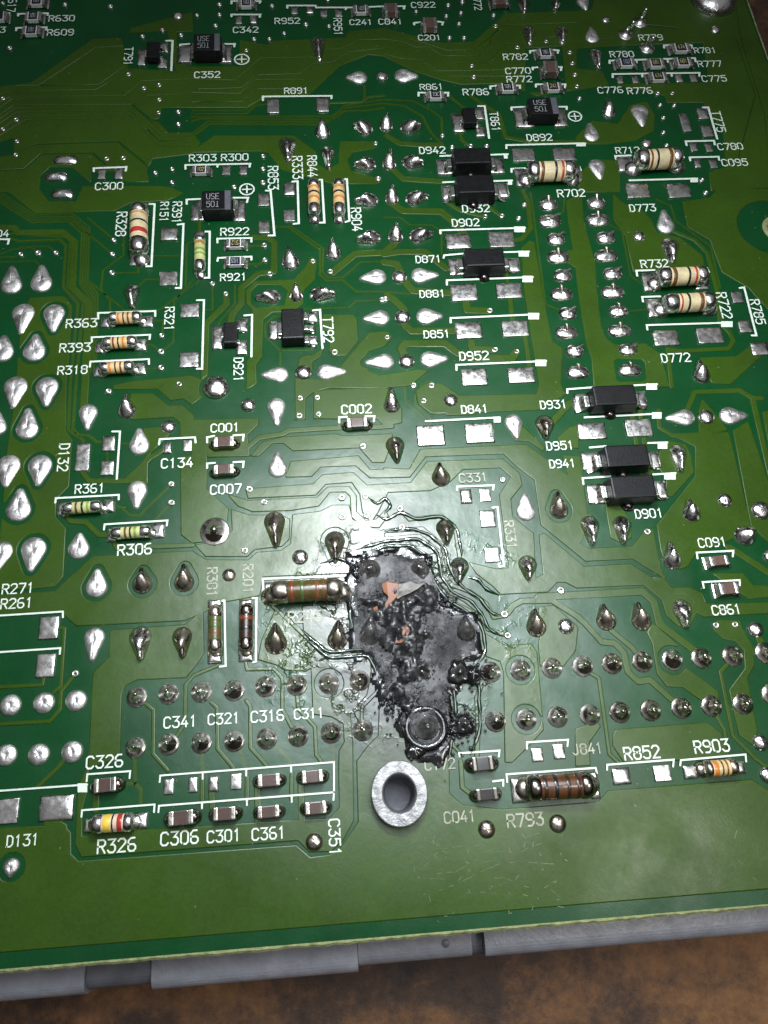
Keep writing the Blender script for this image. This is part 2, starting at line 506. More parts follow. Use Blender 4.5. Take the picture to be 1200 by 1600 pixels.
# rough routed rim: the lacquer ends a hair before the raw glass-fibre edge
def rim(a, b, nrm, name):
    verts, faces = [], []
    n = 260
    for k in range(n + 1):
        t = k / n
        x, y = a[0] + (b[0] - a[0]) * t, a[1] + (b[1] - a[1]) * t
        j = random.uniform(-0.006, 0.006)
        for off, z in ((-0.004, 0.003), (0.012 + j, 0.0025), (0.030 + j, -0.015), (0.034 + random.uniform(-.004, .004), -0.15)):
            verts.append((x + nrm[0] * off, y + nrm[1] * off, z))
    for k in range(n):
        for q in range(3):
            s = 4 * k + q
            faces.append((s, s + 4, s + 5, s + 1))
    return link(name, mesh(name, verts, faces, 'laminate_edge', False), board)
rim((X_LEFT, y_edge), (x_r, y_edge), (0, -1), 'raw_edge')
rim((x_r, y_edge), (x_r, Y_TOP), (1, 0), 'raw_edge')

# ------------------------------------------------------------------ solder joints, outlines first (they cut clearances)
def tear_outline(r, dx, dy, tip=0.28, n=24):
    d = math.hypot(dx, dy)
    rt = r * tip
    if d <= r + 0.004:
        return [(r * math.cos(2 * PI * k / n), r * math.sin(2 * PI * k / n)) for k in range(n)]
    d = d - rt
    a0 = math.atan2(dy, dx)
    ph = math.acos((r - rt) / d)
    o = []
    n1 = int(n * 0.72)
    for k in range(n1):
        a = a0 + ph + (2 * PI - 2 * ph) * k / (n1 - 1)
        o.append((r * math.cos(a), r * math.sin(a)))
    n2 = n - n1
    for k in range(n2):
        a = a0 - ph + 2 * ph * k / (n2 - 1)
        o.append((d * math.cos(a0) + rt * math.cos(a), d * math.sin(a0) + rt * math.sin(a)))
    return o

JOINTS = []
for ln in '''K 43 9275 103 5 -355 -
F 534 8634 105 -169 5 -
D 826 8648 81 0 0 -
F 1095 8652 114 194 -17 -
K 38 7733 101 -6 173 -
K 555 7779 109 -147 21 -
K 816 7813 94 24 153 -
K 1089 7783 110 167 -20 -
K -392 7551 115 5 -295 -
K 86 7413 92 4 -293 -
K 558 7206 107 -178 -36 -
K 810 7197 92 27 188 -
K 1066 7219 108 168 -48 -
K 546 6659 105 -189 -41 -
K 802 6668 90 24 163 -
K 1057 6659 105 183 3 -
K 541 6116 102 -193 -54 -
K 805 6115 95 24 157 -
K 1055 6114 103 187 4 -
K 86 5908 94 -5 174 -
K -398 5803 107 -19 181 -
K -606 5344 98 -188 -29 -
K -347 5341 84 1 141 -
K -108 5356 98 204 -29 -
F 562 5561 100 -208 -17 -
D 805 5550 89 0 0 -
F 1036 5558 101 216 0 -
F 561 5015 98 -210 -7 -
D 798 5012 91 0 0 -
F 1051 5009 105 197 -1 -
F 570 4461 95 -225 -5 c
D 795 4450 89 0 0 -
F 1043 4462 103 207 6 -
F -549 4350 94 -200 10 -
D -301 4361 91 0 0 -
F -66 4358 94 222 -3 -
F -3427 5619 116 -13 258 -
F -3108 5631 117 -16 250 -
F -3261 5245 121 0 -268 -
F -2938 5230 115 7 -245 c
F -3437 4770 125 11 206 -
F -3101 4755 119 -1 223 c
F -3248 4337 123 -6 -254 -
F -2932 4321 117 8 -233 c
F -3384 3877 95 -8 183 -
F -3085 3840 114 -11 242 c
F -3225 3443 118 -10 -247 -
F -2921 3426 118 -4 -221 c
F -3084 2965 121 1 229 c
F -3195 2548 107 -30 -206 -
F -2901 2557 119 -13 -233 c
F -2483 2532 102 0 168 -
F -2291 2143 100 0 187 c
K -1869 2148 95 -3 151 cx
K -1484 2144 95 2 170 cx
F -2495 4000 96 1 -205 -
K -2104 4002 97 -12 168 -
F -1964 3594 102 -9 203 -
D -1685 3796 77 0 0 -
F -1960 3111 99 -3 -203 -
Q -1207 4228 139 0 0 c
D -878 4007 79 0 0 -
F -590 3977 95 2 -231 -
K -2132 5487 93 28 -239 -
N -1204 2633 147 0 0 x
K -632 2706 105 13 -271 x
K -59 2475 99 -3 -220 cx
D -396 2326 79 0 0 -
F -590 3265 95 -3 192 -
D -1068 2188 66 0 0 x
F -2278 1671 92 -13 -226 -
K -1864 1645 104 14 -217 -
K -1489 1628 93 12 -200 x
K -642 1510 105 3 188 x
K -81 1504 94 22 182 x
K 214 1521 94 28 176 w
K 1023 2545 94 -5 -173 x
K 1119 2147 92 -32 -175 -
K 1775 2127 93 -17 -164 -
K 598 3917 86 7 216 -
K 598 3466 98 8 -202 x
K 1031 3078 96 -11 149 x
D 1218 3954 77 0 0 -
F 1843 3666 93 13 -201 -
K 2168 3634 100 -15 -186 x
F 1832 2668 96 16 205 -
K 2166 2669 96 0 181 cx
K 2447 2497 95 -11 -220 -
K 2765 2479 96 -27 -207 -
F 3663 3625 95 -219 4 -
D 3883 3621 89 0 0 -
F 4132 3623 103 199 -10 -
K 3496 3232 93 -27 -229 -
D 3858 2678 78 0 0 -
K 3487 2553 97 -20 142 -
D 4196 2548 104 0 0 -
K 3968 2295 109 100 26 -
K 3192 2083 94 -5 177 -
D 4168 2064 70 0 0 -
K 3948 4123 98 -17 163 -
F 3975 6139 107 21 247 -
D 3627 6002 75 0 0 -
K 3970 5859 113 -35 -268 -
F 4016 7950 114 -10 -258 -
K 3621 7940 89 -3 181 -
F 3336 7565 96 4 212 -
F 3316 7081 102 8 -221 -
D 4000 7417 72 0 0 -
F 3637 9271 94 18 204 -
K 3629 8976 85 -9 -285 -
D 3877 9605 61 0 0 -
L 4094 9320 103 57 -3 -
L 4337 9545 104 23 9 -
L 4337 9064 102 9 -47 -
Q 5430 9946 321 0 0 -
D 5324 9376 70 0 0 -
F 3626 9970 88 23 -175 -
K 2812 9410 94 -26 -270 -
K 3247 9400 94 -30 -258 -
K 2820 9961 95 -26 -221 -
K 3249 9915 78 -39 -159 -
D -1754 9801 74 0 0 -
D 3627 355 75 0 0 -
D 3626 79 74 0 0 -
D 3841 1361 80 0 0 -
K 2441 1534 97 -22 152 x
K 2775 1513 97 -25 171 x
K 3182 1599 98 -10 -186 -
K 1774 1514 96 -7 169 x
D 2051 1503 78 0 0 -
D 1100 -185 76 0 0 x
D 1711 -183 77 0 0 x
D -354 -181 75 0 0 x
F -2822 -189 67 -1 -85 -
F -2963 1112 94 50 52 -
F -2678 1115 94 44 64 -
F -2401 1114 95 46 53 -
F -2956 692 92 47 60 -
F -2682 678 92 54 54 -
F -2402 681 93 55 55 -
N 260 2153 103 0 0 w
N 729 2119 98 0 0 w
N 728 1495 89 0 0 w
N 667 1141 81 0 0 w
K 1105 1507 89 2 143 w
N 1005 1136 82 0 0 w
N 992 685 74 0 0 w
N 660 680 113 0 0 w
N -1873 1112 93 0 0 x
N -1594 1122 93 0 0 x
N -1307 1120 93 0 0 x
N -1019 1113 94 0 0 x
N -740 1129 94 0 0 x
N -461 1122 94 0 0 x
N -174 1120 95 0 0 cx
N 102 1125 95 0 0 x
N -1864 681 90 0 0 x
N -1580 689 91 0 0 x
N -1300 681 91 0 0 x
N -1018 678 91 0 0 x
N -736 680 92 0 0 x
N -462 684 92 0 0 x
N -176 692 93 0 0 x
N 105 695 93 0 0 x
N 1293 1129 97 0 0 x
N 1570 1129 97 0 0 cx
N 1861 1128 97 0 0 x
N 2147 1127 98 0 0 x
N 2423 1133 98 0 0 b
N 2706 1132 98 0 0 b
N 2990 1132 99 0 0 cx
N 3264 1132 99 0 0 b
N 3562 1131 100 0 0 b
N 3878 1141 100 0 0 b
N 1286 693 94 0 0 x
N 1563 691 95 0 0 cx
N 1847 695 95 0 0 x
N 2138 692 96 0 0 x
N 2414 697 96 0 0 b
N 2697 695 96 0 0 b
N 2981 699 97 0 0 b
N 3260 697 97 0 0 b
N 3552 695 97 0 0 b
N 3840 762 98 0 0 b'''.splitlines():
    f = ln.split()
    JOINTS.append((f[0], *(int(v) / 1000 for v in f[1:6]), f[6]))

# ------------------------------------------------------------------ copper under the lacquer
RES = 160.0
X0, Y0, X1, Y1 = -5.2, -1.2, x_r - 0.02, 10.9
NX, NY = int((X1 - X0) * RES), int((Y1 - Y0) * RES)
field = np.full((NY, NX), -0.2, np.float32)

def window(xs, ys, pad):
    i0, i1 = max(0, int((min(xs) - pad - X0) * RES)), min(NX, int((max(xs) + pad - X0) * RES) + 2)
    j0, j1 = max(0, int((min(ys) - pad - Y0) * RES)), min(NY, int((max(ys) + pad - Y0) * RES) + 2)
    if i1 <= i0 or j1 <= j0:
        return None
    gx = (X0 + np.arange(i0, i1) / RES).astype(np.float32)[None, :]
    gy = (Y0 + np.arange(j0, j1) / RES).astype(np.float32)[:, None]
    return slice(j0, j1), slice(i0, i1), gx, gy

def seg_d2(gx, gy, a, b):
    ex, ey = b[0] - a[0], b[1] - a[1]
    l2 = ex * ex + ey * ey + 1e-12
    t = np.clip(((gx - a[0]) * ex + (gy - a[1]) * ey) / l2, 0, 1)
    return (gx - a[0] - t * ex) ** 2 + (gy - a[1] - t * ey) ** 2

def poly_sd(gx, gy, pl):
    d2 = None
    inside = None
    for k in range(len(pl)):
        a, b = pl[k - 1], pl[k]
        q = seg_d2(gx, gy, a, b)
        d2 = q if d2 is None else np.minimum(d2, q)
        if a[1] != b[1]:
            c = ((gy >= min(a[1], b[1])) & (gy < max(a[1], b[1]))) & (gx < a[0] + (gy - a[1]) * (b[0] - a[0]) / (b[1] - a[1]))
            inside = c if inside is None else inside ^ c
    d = np.sqrt(d2)
    return np.where(inside, d, -d)

def line_sd(gx, gy, ln, w):
    d2 = None
    for a, b in zip(ln[:-1], ln[1:]):
        q = seg_d2(gx, gy, a, b)
        d2 = q if d2 is None else np.minimum(d2, q)
    return w / 2 - np.sqrt(d2)

thin = []
for ln in '''P 0 -3101,107 -2424,89 -2368,31 -2355,-131 -2288,-194 -1364,-197 -504,-200 -396,-301 -231,-293 -127,-242 28,-54 40,435 142,551 243,636 277,966 281,1369 632,1347 840,488 809,121 914,15 1244,-44 2103,-42 2191,40 3472,46 3787,-201 3623,-800 -2994,-796
C 120 -2821,-193
P 0 -3206,5441 -2854,5443 -2763,5322 -2745,4659 -2747,4350 -2709,3791 -2638,3694 -2630,3189 -2742,3060 -2731,2859 -2626,2748 -2611,2274 -2673,2178 -2853,2171 -3230,2175 -3219,2499 -3227,2953 -3254,3606 -3241,4075 -3246,4375 -3263,5001 -3261,5245
P 0 -3224,2126 -2657,2122 -2610,2187 -2429,2357 -2335,2447 -1419,2444 -1285,2347 -887,2323 -802,2395 -571,2401 -478,2467 -451,2763 -189,2782 -61,2842 95,2833 119,2684 270,2595 421,2533 404,2286 98,2304 59,2146 -756,2163 -788,1978 -1114,1936 -1336,1840 -1435,1798 -1475,1782 -2447,1794 -2552,1891 -2572,1928 -3203,1931
P 0 -2126,1727 -1463,1733 -1313,1857 -1296,1469 -1368,1358 -1451,1260 -1875,1270 -1985,1226 -2015,1144 -2002,617 -2257,539 -2255,359 -2288,224 -2276,-5 -2208,-10 -2200,19 -1368,-1 -702,-3 -208,-13 -123,73 -118,393 -105,541 -57,602 -60,766 -164,834 -321,866 -324,1279 -201,1306 205,1280 196,1142 152,997 -5,845 4,598 -25,-36 -119,-179 -219,-255 -394,-247 -487,-152 -1365,-149 -2261,-152 -2315,-52 -2322,409 -2248,565 -2264,1289 -2257,1357 -2129,1481 -2137,1710
P 0 -642,1815 -178,1305 -318,1279 -377,1248 -566,1272 -640,1323 -800,1379 -764,1553
P 0 -387,1843 31,1842 29,1593 19,1397 -161,1420 -382,1618
T 24 -677,1879 -175,1363 192,1357 194,1200
T 17 -1221,1020 -1170,972 -1162,623 -1024,455
T 17 -912,1016 -878,969 -880,615 -733,446
T 17 -463,1043 -456,914 -314,756 -312,512 -270,456
T 17 -916,1357 -905,1293 -664,1284 -591,1193 -597,923 -522,769 -462,684
T 16 -654,600 -540,475 -536,422
T 16 -1293,606 -1284,395
T 16 -969,584 -920,459 -915,369
T 16 -163,610 -166,423
T 17 -1792,1046 -1723,986 -1714,618 -1584,473
T 17 -1168,1345 -1378,1272 -1450,1192 -1447,858 -1522,744
T 16 -1867,618 -1856,387 -1805,338 -1800,210
T 16 -1926,387 -1856,387
T 17 96,728 106,893 270,1035
T 18 -2606,1786 -2554,1771 -2545,1251 -2602,1199
T 17 -2425,1351 -2542,1206 -2534,1051 -2608,952 -3093,957
T 17 -3129,1278 -2708,1273 -2696,1385
T 21 -2673,413 -2515,557 -2427,666
T 42 -2180,353 -2170,196
T 36 -1459,26 -1458,-24
T 37 -1213,338 -1200,148
T 37 -822,311 -820,-19
T 37 -452,301 -451,-36
T 21 -1290,379 -1286,174
T 21 -909,369 -910,178
T 21 -526,369 -537,173
P 0 -2586,145 -2470,137 -2404,92 -2400,43 -2578,55
P 0 1996,574 2191,627 2213,587 2087,458 2066,271 1947,273
P 0 2327,508 2357,544 3191,550 3292,454 3292,405 3318,266 3209,252 2377,276 2305,416
T 19 2197,1071 2281,1008 2258,349 2329,269
T 19 3278,645 3335,485 3320,348
T 21 3524,1074 3419,993 3397,425 3552,223 3646,136
P 0 3495,1468 3709,1455 3718,1363 3771,1208 3739,1031 3647,931 3626,633 3625,465 3568,331 3458,432 3461,616 3464,827 3660,1007 3691,1183 3622,1277 3516,1296 3446,1392
T 49 3840,1355 3872,1189
T 43 2165,1600 2227,1535 2364,1338 2482,1319 2555,1225 2558,1048 2636,956 2745,966 2938,747
T 36 2473,1440 2642,1267 2693,1157
P 0 2814,1401 2842,1296 2828,1019 2893,899 3035,889 3179,759 3329,710 3349,823 3104,1042 3124,1189 3053,1283 2878,1476
T 56 1840,1800 2197,1797 2837,1796 2934,1689 2939,1472 3244,1181
P 0 3121,2452 3622,2951 3697,3287 3508,3415 3767,3416 4072,3430 4076,3363 4051,2392 3811,2264 3428,2141 3324,2016 3251,2001 3117,2028 3106,2192
T 30 3668,4034 3638,3957 3386,3715 3362,3527 3476,3424 3769,3424
T 36 3683,3684 3826,3924 4316,3923 4432,3824 4534,3811
T 44 4433,3800 4396,2909
P 0 3819,3678 3888,3828 3966,3685 4065,3461 3764,3402
P 0 4136,3442 4312,3538 4357,2734 4262,2125 4064,2391
P 0 4505,3643 4639,3674 4445,2942
P 0 3301,3235 3429,3360 3588,3315 3618,3203 3607,3002 3334,2755 3272,2773 3319,2932 3275,3041
P 0 2644,2704 2766,2697 2816,2612 2860,2507 2829,2341 2724,2294 2639,2352
P 0 469,3215 725,3187 854,3401 1940,3402 2319,3022 2304,3259 2466,3236 2440,2613 2488,2590 2312,2305 2385,2248 2829,2242 3006,2425 3067,2408 3054,2032 3090,1901 3037,1949 2808,2131 2346,2132 2255,2229 1971,2524 1977,3006 1827,3155 1698,3320 893,3327 719,3110 462,3117
P 0 -455,3335 221,3363 327,3201 500,3199 494,3115 322,3124 189,3265 -170,3271 -263,3170 -510,3177
P 0 1936,2413 1983,2430 2317,2069 2777,2068 2956,1922 3122,1753 3255,1732 3309,1666 3320,1572 3206,1425 3118,1443 3029,1547 3016,1697 2863,1864 2209,1871 2120,1934 2028,1939 1934,1850 1479,1853 1416,1938 1277,2067 1227,2173 1466,2094 1602,2086 1601,2866 1748,3053 1645,3165 1254,3165 1118,3039 910,2953 483,2956 489,3038 726,3039 913,3262 1676,3249 1824,3085 1834,2964 1697,2812 1691,2621 1876,2436 1829,1977 1921,2016
T 43 1522,1664 1586,1734 1670,1772 1957,1761 2192,1580
P 0 1825,1695 1967,1705 2159,1490 2099,1272 1971,1144 1764,1157 1776,1363 1830,1480
P 0 1282,1484 1463,1353 1703,1356 1740,1276 1699,594 1549,467 1389,343 1333,347 1421,1121 1399,1222 1275,1276
T 27 1084,391 1123,632 1144,910 1198,1020 1309,1070
T 25 941,374 930,164 996,108
T 17 913,925 888,512 958,426
T 25 827,2049 920,1874 1061,1772 1175,1704 1256,1516 1264,1336 1180,1224 1110,1129
T 25 889,2065 995,1901 1138,1811 1264,1686 1317,1524 1494,1453
T 25 952,2074 1032,1961 1196,1889 1334,1768 1384,1630 1501,1641
T 32 416,2461 760,2474 931,2307 939,2074
T 25 317,2375 660,2401 828,2261 845,2055
T 26 369,2497 422,2546 798,2551 970,2383 1015,2089
T 26 595,2758 681,2652 998,2674 1121,2519 1130,2243
P 0 -1436,3857 -781,3838 -782,3779 -899,3661 -869,3407 -739,3565 -545,3613 7,3621 71,3595 574,3591 569,3525 474,3285 358,3292 239,3463 -433,3463 -527,3554 -643,3560 -773,3424 -1282,3437 -1302,3537 -1296,3082 -1083,2866 -1118,2556 -1421,2535 -1520,2625 -1548,3444 -1440,3459 -1444,3617
P 0 -902,3060 -241,3078 -148,3171 159,3182 284,3036 489,3038 482,2949 374,2750 304,2653 229,2758 216,2950 141,3085 -126,3079 -226,2967 -884,2970
P 0 -1071,3007 -884,2936 -214,2932 -103,3036 106,3032 170,2932 161,2762 255,2656 356,2670 450,2759 471,2704 375,2589 214,2605 120,2710 120,2934 72,2985 -86,2994 -199,2850 -469,2818 -841,2825 -984,2894
P 0 -1045,2850 -872,2780 -563,2763 -490,2718 -501,2521 -570,2453 -832,2436 -899,2369 -1286,2391 -1384,2507 -1118,2530 -1033,2643
P 0 -195,4132 534,4142 599,4108 695,3875 683,3725 503,3698 443,3783 -207,3816
P 0 -384,4295 3,4245 0,4184 -202,4132 -291,4061 -305,3814 -397,3818
T 41 -900,3516 -771,3625 -525,3656 -478,3690 76,3698
T 42 357,3683 581,3686
P 0 1871,3575 1941,3601 2120,3356 2102,3328 1967,3452 1842,3458
T 57 2188,3588 2322,3716 2467,3861
P 0 2282,3457 2422,3576 2511,3586 2470,3337 2318,3345
T 36 3104,3783 3104,3601
T 36 3206,3777 3190,3657
T 35 3087,3408 3087,3305
T 35 3174,3403 3167,3300
T 34 3079,3059 3072,2988
T 35 3171,3054 3163,2983
P 0 -3586,6934 -3268,6614 -2375,6617 -2214,6723 -1787,6745 -1621,6844 -1793,6946 -2759,6981 -2815,6755 -3132,6767 -3248,6941
T 11 -3677,6919 -3273,6586 -2853,6589 -2645,6379 -2615,5636 -2494,5461 -2458,4598
T 11 -3711,6901 -3280,6550 -2864,6550 -2672,6352 -2642,5624 -2520,5445 -2480,4537
T 11 -3745,6884 -3287,6513 -2875,6512 -2698,6326 -2669,5612 -2546,5429 -2502,4476
T 12 -3778,6866 -3294,6477 -2887,6474 -2725,6300 -2695,5601 -2573,5414 -2524,4416
T 64 -3707,6420 -3481,6411 -3432,6337 -2939,6327 -2793,6177 -2774,5557 -2588,5347 -2551,4340 -2544,3965
T 16 -3690,6266 -3494,6258 -3406,6219 -2958,6219 -2888,6136 -2871,5570 -2697,5344 -2701,4348 -2679,3812 -2524,3688 -2509,3566
T 16 -3697,6329 -3486,6321 -2876,6252 -2842,6170 -2823,5568 -2643,5350 -2643,4345 -2635,3824 -2573,3748 -2471,3736 -2384,3659 -2302,3655
T 11 -2676,6517 -2380,6214
T 11 -2830,6477 -2382,6009
T 10 -2359,5737 -2075,5733 -2074,5873
T 11 -2263,6419 -2247,5977 -2459,5775 -2464,5527 -2359,5371 -2349,5204
T 10 -2595,5635 -2195,5238 -1820,5230 -1484,5527
T 10 -1834,5628 -1987,5635 -2079,5527
T 10 -1896,5093 -1781,5087 -1781,4916
T 10 -1944,4787 -1884,4784 -1787,4692
T 9 -1787,4692 -1664,4806 -1672,5340 -1485,5587
T 9 -1938,4488 -1780,4495
T 10 -1909,5954 -1563,5940
T 10 -1496,6134 -1553,6100 -1553,5504
T 10 -3366,6031 -3453,6000 -3661,6008
T 10 -3180,6041 -3257,6124 -3464,6106 -3628,6025
T 10 -2985,6033 -3077,6135 -3397,6130
T 10 -3121,5847 -3205,5937 -3653,5938
P 0 -2257,4303 -2115,4334 -1460,4379 -1280,4278 -1337,4143 -1453,4044 -1539,4123 -1669,4107 -1804,4250 -2254,4265
P 0 -2075,4195 -1847,4184 -1693,4033 -1550,4034 -1437,3909 -1431,3631 -1554,3680 -1564,3841 -1631,3911 -1740,3909 -2061,3904
P 0 -1928,3787 -1768,3793 -1670,3715 -1853,3510 -1882,3447 -1871,3182 -2057,3192 -1853,3524
T 40 -1709,3545 -1851,3460 -2077,3214 -2430,3233 -2498,3320
T 13 -2167,2954 -2105,2937 -2021,2852 -1929,2840 -1633,3155
T 13 -1775,2791 -1627,2957
T 38 -2618,2886 -2583,2818 -2431,2802 -2301,2664 -2223,2659
T 31 -2159,2597 -2125,2518 -1421,2509
T 9 -2155,3633 -2041,3627
T 9 -2279,3589 -2267,3391
T 57 -808,6170 -635,6154 -572,6079 -586,5679 -763,5660 -947,5478 -947,5266 -1051,5129 -1071,4981
T 16 -888,6046 -687,6047
T 16 -889,5797 -747,5791 -683,5841
T 54 -1114,5400 -1106,5273 -1323,5026 -1333,4311 -1457,4241
T 10 -1261,5543 -1257,5205 -1353,5201
T 10 -1017,5524 -1016,5269 -1180,5044 -1200,4946
T 10 -1442,5542 -1381,5652 -1383,5756
T 12 -597,6308 -415,6301 -63,5959 -77,5614 -9,5533 168,5534 316,5372 620,5359 900,5312
T 11 -400,6328 -26,5984 -47,5656 7,5575 170,5569 298,5686 375,5771 649,5769
P 0 -891,5433 -799,5558 -362,5556 -229,5726 -167,5865 -112,5809 -143,5556 -267,5432 -287,5237 -408,5142 -616,5143 -721,5048 -740,4579 -802,4487 -797,4254 -890,4197 -888,4531 -827,4607 -823,5177 -885,5263
S 0 -771,5514 -505,5502 -436,5413 -476,5220 -788,5192 -850,5262 -849,5423
P 0 -63,5076 263,5061 295,5002 293,4731 154,4560 17,4559 -14,4624 10,4850 -71,4894
P 0 -376,4311 -336,4528 -288,4565 -186,4569 -81,4652 -119,4557 -209,4498 -215,4342 -298,4252
P 0 5,4292 114,4443 423,4823 617,4830 661,4762 571,4661 395,4605 327,4496 379,4352 490,4284 627,4301 923,4341 1009,4321 842,4189 805,4159 534,4142 -267,4182 -265,4228 -31,4232
T 71 67,5643 331,5889 657,5893 798,6023
T 10 -269,5169 220,5164 301,5245 591,5249
T 10 -208,4714 -204,4633 -536,4649 -690,4825 -694,4989 -596,5083 -514,5080
T 10 -536,4649 -540,4459
T 25 -1416,6432 -1412,6185
T 76 797,6601 922,6483 1369,6456 1515,6272 1596,6120
T 11 693,6397 878,6390 980,6274 1239,6264 1340,6158 1309,5840
T 64 655,5867 839,5895 1130,5883 1340,5642
T 72 648,5760 790,5727 858,5487 940,5354 1364,5309
T 70 651,5306 738,5234 827,5103 811,4912 881,4826 1362,4812
T 74 798,4490 753,4612 799,4675 1227,4655 1353,4527 1516,4439 1932,4436 1991,4513
T 70 1515,5183 1517,5072 1764,5053
T 68 1513,4658 1517,4568 1758,4549
T 39 2012,5203 1998,4883
T 38 2109,4712 2108,4307
T 24 2020,5543 2008,5394
T 43 2364,6717 2405,6570 2378,6163 2253,6020 2140,6006
T 11 2456,6714 2395,5118 2435,5091 2626,4980
T 11 2847,6602 2801,6411 2667,6284
T 34 1457,6577 1595,6457 1870,6361
T 34 1871,6561 2066,6363
P 0 2236,5893 2346,5989 2386,5960 2381,5119 2391,4616 2491,4530 2402,4096 2421,4002 2459,3977 2118,3802 1010,3813 886,3925 866,4079 955,4167 1144,4158 1280,4035 1318,4003 2130,3978 2183,4107 2181,4626 2191,5299 2234,5829
T 11 573,4210 750,4139 748,3948 955,3726
T 11 1039,4194 941,4168 847,4019 846,3920 984,3747 975,3651
P 0 2862,6553 3057,6663 3013,6261 3033,5888 3043,5642 3000,5308 2961,4797 2988,4630 3072,4544 3414,4544 3544,4415 3565,4039 3575,3728 2759,3962 2765,4078 2799,4394 2773,4574 2790,5143 2821,5598 2729,5673 2754,5826 2829,5832 2847,6315
S 0 3024,4359 3071,4381 3342,4360 3369,4319 3349,4112 3300,4075 3029,4081 3002,4122
S 0 2453,4379 2761,4380 2792,4314 2768,4094 2447,4078
S 0 2681,3989 2773,4047 3669,4002 3609,3726 2644,3775
T 35 1443,3799 1176,3805
P 0 4259,6492 4606,6537 4716,6671 5541,6641 5070,4616 4798,5125 4750,5232 4493,5465 4463,5923 4239,6119
C 406 5227,6080
P 0 3439,6629 3543,6480 3739,6376 3825,6229 3840,6041 4106,5965 4313,5698 4299,5536 3473,5517 3477,6008 3449,6103 3384,6247
T 34 4058,6060 4274,5930 4384,5741 4376,5160 4308,4777 4386,4648 4403,4539 4322,4444 3762,4438 3647,4467
T 31 3647,4467 3593,4006
T 13 3943,6542 4100,6439 4107,6219 4442,5831 4418,5246
T 10 3296,4976 3531,4991
T 11 3300,6203 3445,6084 3426,5465 3514,5347
P 0 3990,4337 4382,4335 4536,4434 4718,4384 4231,4006 4040,4031 4024,4175
T 52 3778,2180 3845,2136 4134,1884
P 0 3062,1916 3132,1803 3290,1806 3402,1742 3420,1628 4093,1606 4068,1514 3382,1519 3328,1553 3312,1679 3246,1746 3111,1760 2968,1921
P 0 3570,1924 3852,1907 3918,1788 4132,1756 4109,1668 3855,1664 3777,1732
P 0 -4100,8566 -3497,8657 -2812,9401 -2372,9414 -2341,9589 -1574,9869 -1564,9395 -1117,9384 -588,9232 -546,9312 402,9348 449,9465 912,9514 1237,9387 1641,9224 2062,9238 2550,9756 3508,9785 3729,9805 3919,10386 5852,10350 5908,8977 5716,6695 4648,6654 4681,6932 4914,7005 5015,7596 4865,8089 4402,8102 4408,8213 3784,8432 3273,8357 2765,8260 2387,8493 1813,8487 1577,8572 1264,8726 876,9010 673,9050 295,8854 -128,8344 -523,8334 -681,8327 -878,8172 -1911,8203 -1948,7972 -1820,7792 -1531,7783 -1436,7606 -1524,7447 -1958,7029 -2252,7039 -2677,7054 -2891,7276 -3164,7305 -3268,7162 -3261,6923 -3909,6946
P 0 -1524,7467 -1263,7713 -304,7682 -59,7418 -51,7217 44,7144 200,7218 248,7571 681,7557 651,7456 378,7404 310,7285 346,7104 621,6996 653,6906 125,6925 -469,7162 -616,7437 -768,7462
S 0 3783,9125 5126,9164 5024,8420 3699,8423 3659,8662 3332,8717 3393,9087
S 0 2720,9116 3232,9138 3149,8305 2610,8320
S 0 1272,9808 1783,9798 1732,9293 1240,9423
S 0 -3893,7428 -3592,7487 -3621,7768 -3922,7677
S 0 -2334,7198 -2289,7041 -2677,7054 -2688,7210
S 0 -1770,9517 -1322,9530 -954,9439 -955,8864 -1554,8880 -1754,8942
S 0 -2474,9510 -1877,9543 -1750,8807 -2345,8868
S 0 -2053,7188 -1986,7383 -1388,7463 -1379,6854 -2000,6972
G 23 -3685,8608 -2681,8601 -2386,8902
G 18 -3917,8294 -3727,8426 -2360,8408 -2162,8653 -1549,8669 -1011,8632 -689,9016 57,9008 161,9144 375,9162 565,9309 898,9313 1143,9260 1301,9151 1452,9170 1618,8992 2074,8980 2266,9185 2313,9362 2631,9718
G 19 -3890,8053 -3675,8287 -2275,8256 -1873,7784 -1531,7783
G 19 -3885,8001 -3654,8234 -2273,8203 -1909,7733 -1530,7731
G 19 -3876,7929 -3632,8170 -2270,8150 -1922,7662 -1528,7660
G 19 -3856,7745 -3514,8042 -2279,8024 -1903,7571 -1526,7558
G 20 -1544,8439 -956,8400 -757,8636 -158,8619
G 21 879,9045 1078,8959 1347,8918 1509,8720 2499,8716
G 20 -2089,8400 -1544,8406
G 20 -2034,8006 -1766,8008 -1535,8001
G 20 -3935,8454 -3714,8522 -2714,8515 -2417,8759 -2152,8974 -1556,8982
G 20 -3904,8178 -3701,8394 -2317,8332 -1994,7974 -1948,7972
G 20 -1541,8277 -917,8259 -742,8470 -124,8464
G 21 1687,8852 2185,8862 2476,9180 3413,9205 3937,9264
G 20 -3415,8600 -2762,9251 -2325,9274
G 22 1230,9305 1710,9082 2046,9097 2522,9538 3472,9565
G 24 5775,10221 5634,9103 5615,7847 5373,6608
G 21 4422,7883 4390,7353 4181,6750
G 19 -3796,7876 -3595,8096 -2282,8077 -1906,7642 -1528,7629
G 20 -1467,8491 -932,8498 -724,8713 -195,8721 -28,8897 216,8913 429,9091 886,9149
G 22 2914,9288 3258,9304
G 20 -1541,8277 -1308,8292
G 21 1664,8625 2401,8605 2707,8429
G 35 -3400,7630 -3328,7648 -2396,7658 -2080,7317 -2002,7215 -1998,7117 -1517,7130
G 34 -3800,7249 -3453,7266 -3277,7496 -2684,7486 -2524,7302
G 44 -40,7519 -35,7246 75,7153 193,7239 215,7542
T 16 -1538,8138 -902,8119 -681,8306 -523,8334
T 16 -1537,8086 -879,8066 -761,8200 -619,8218
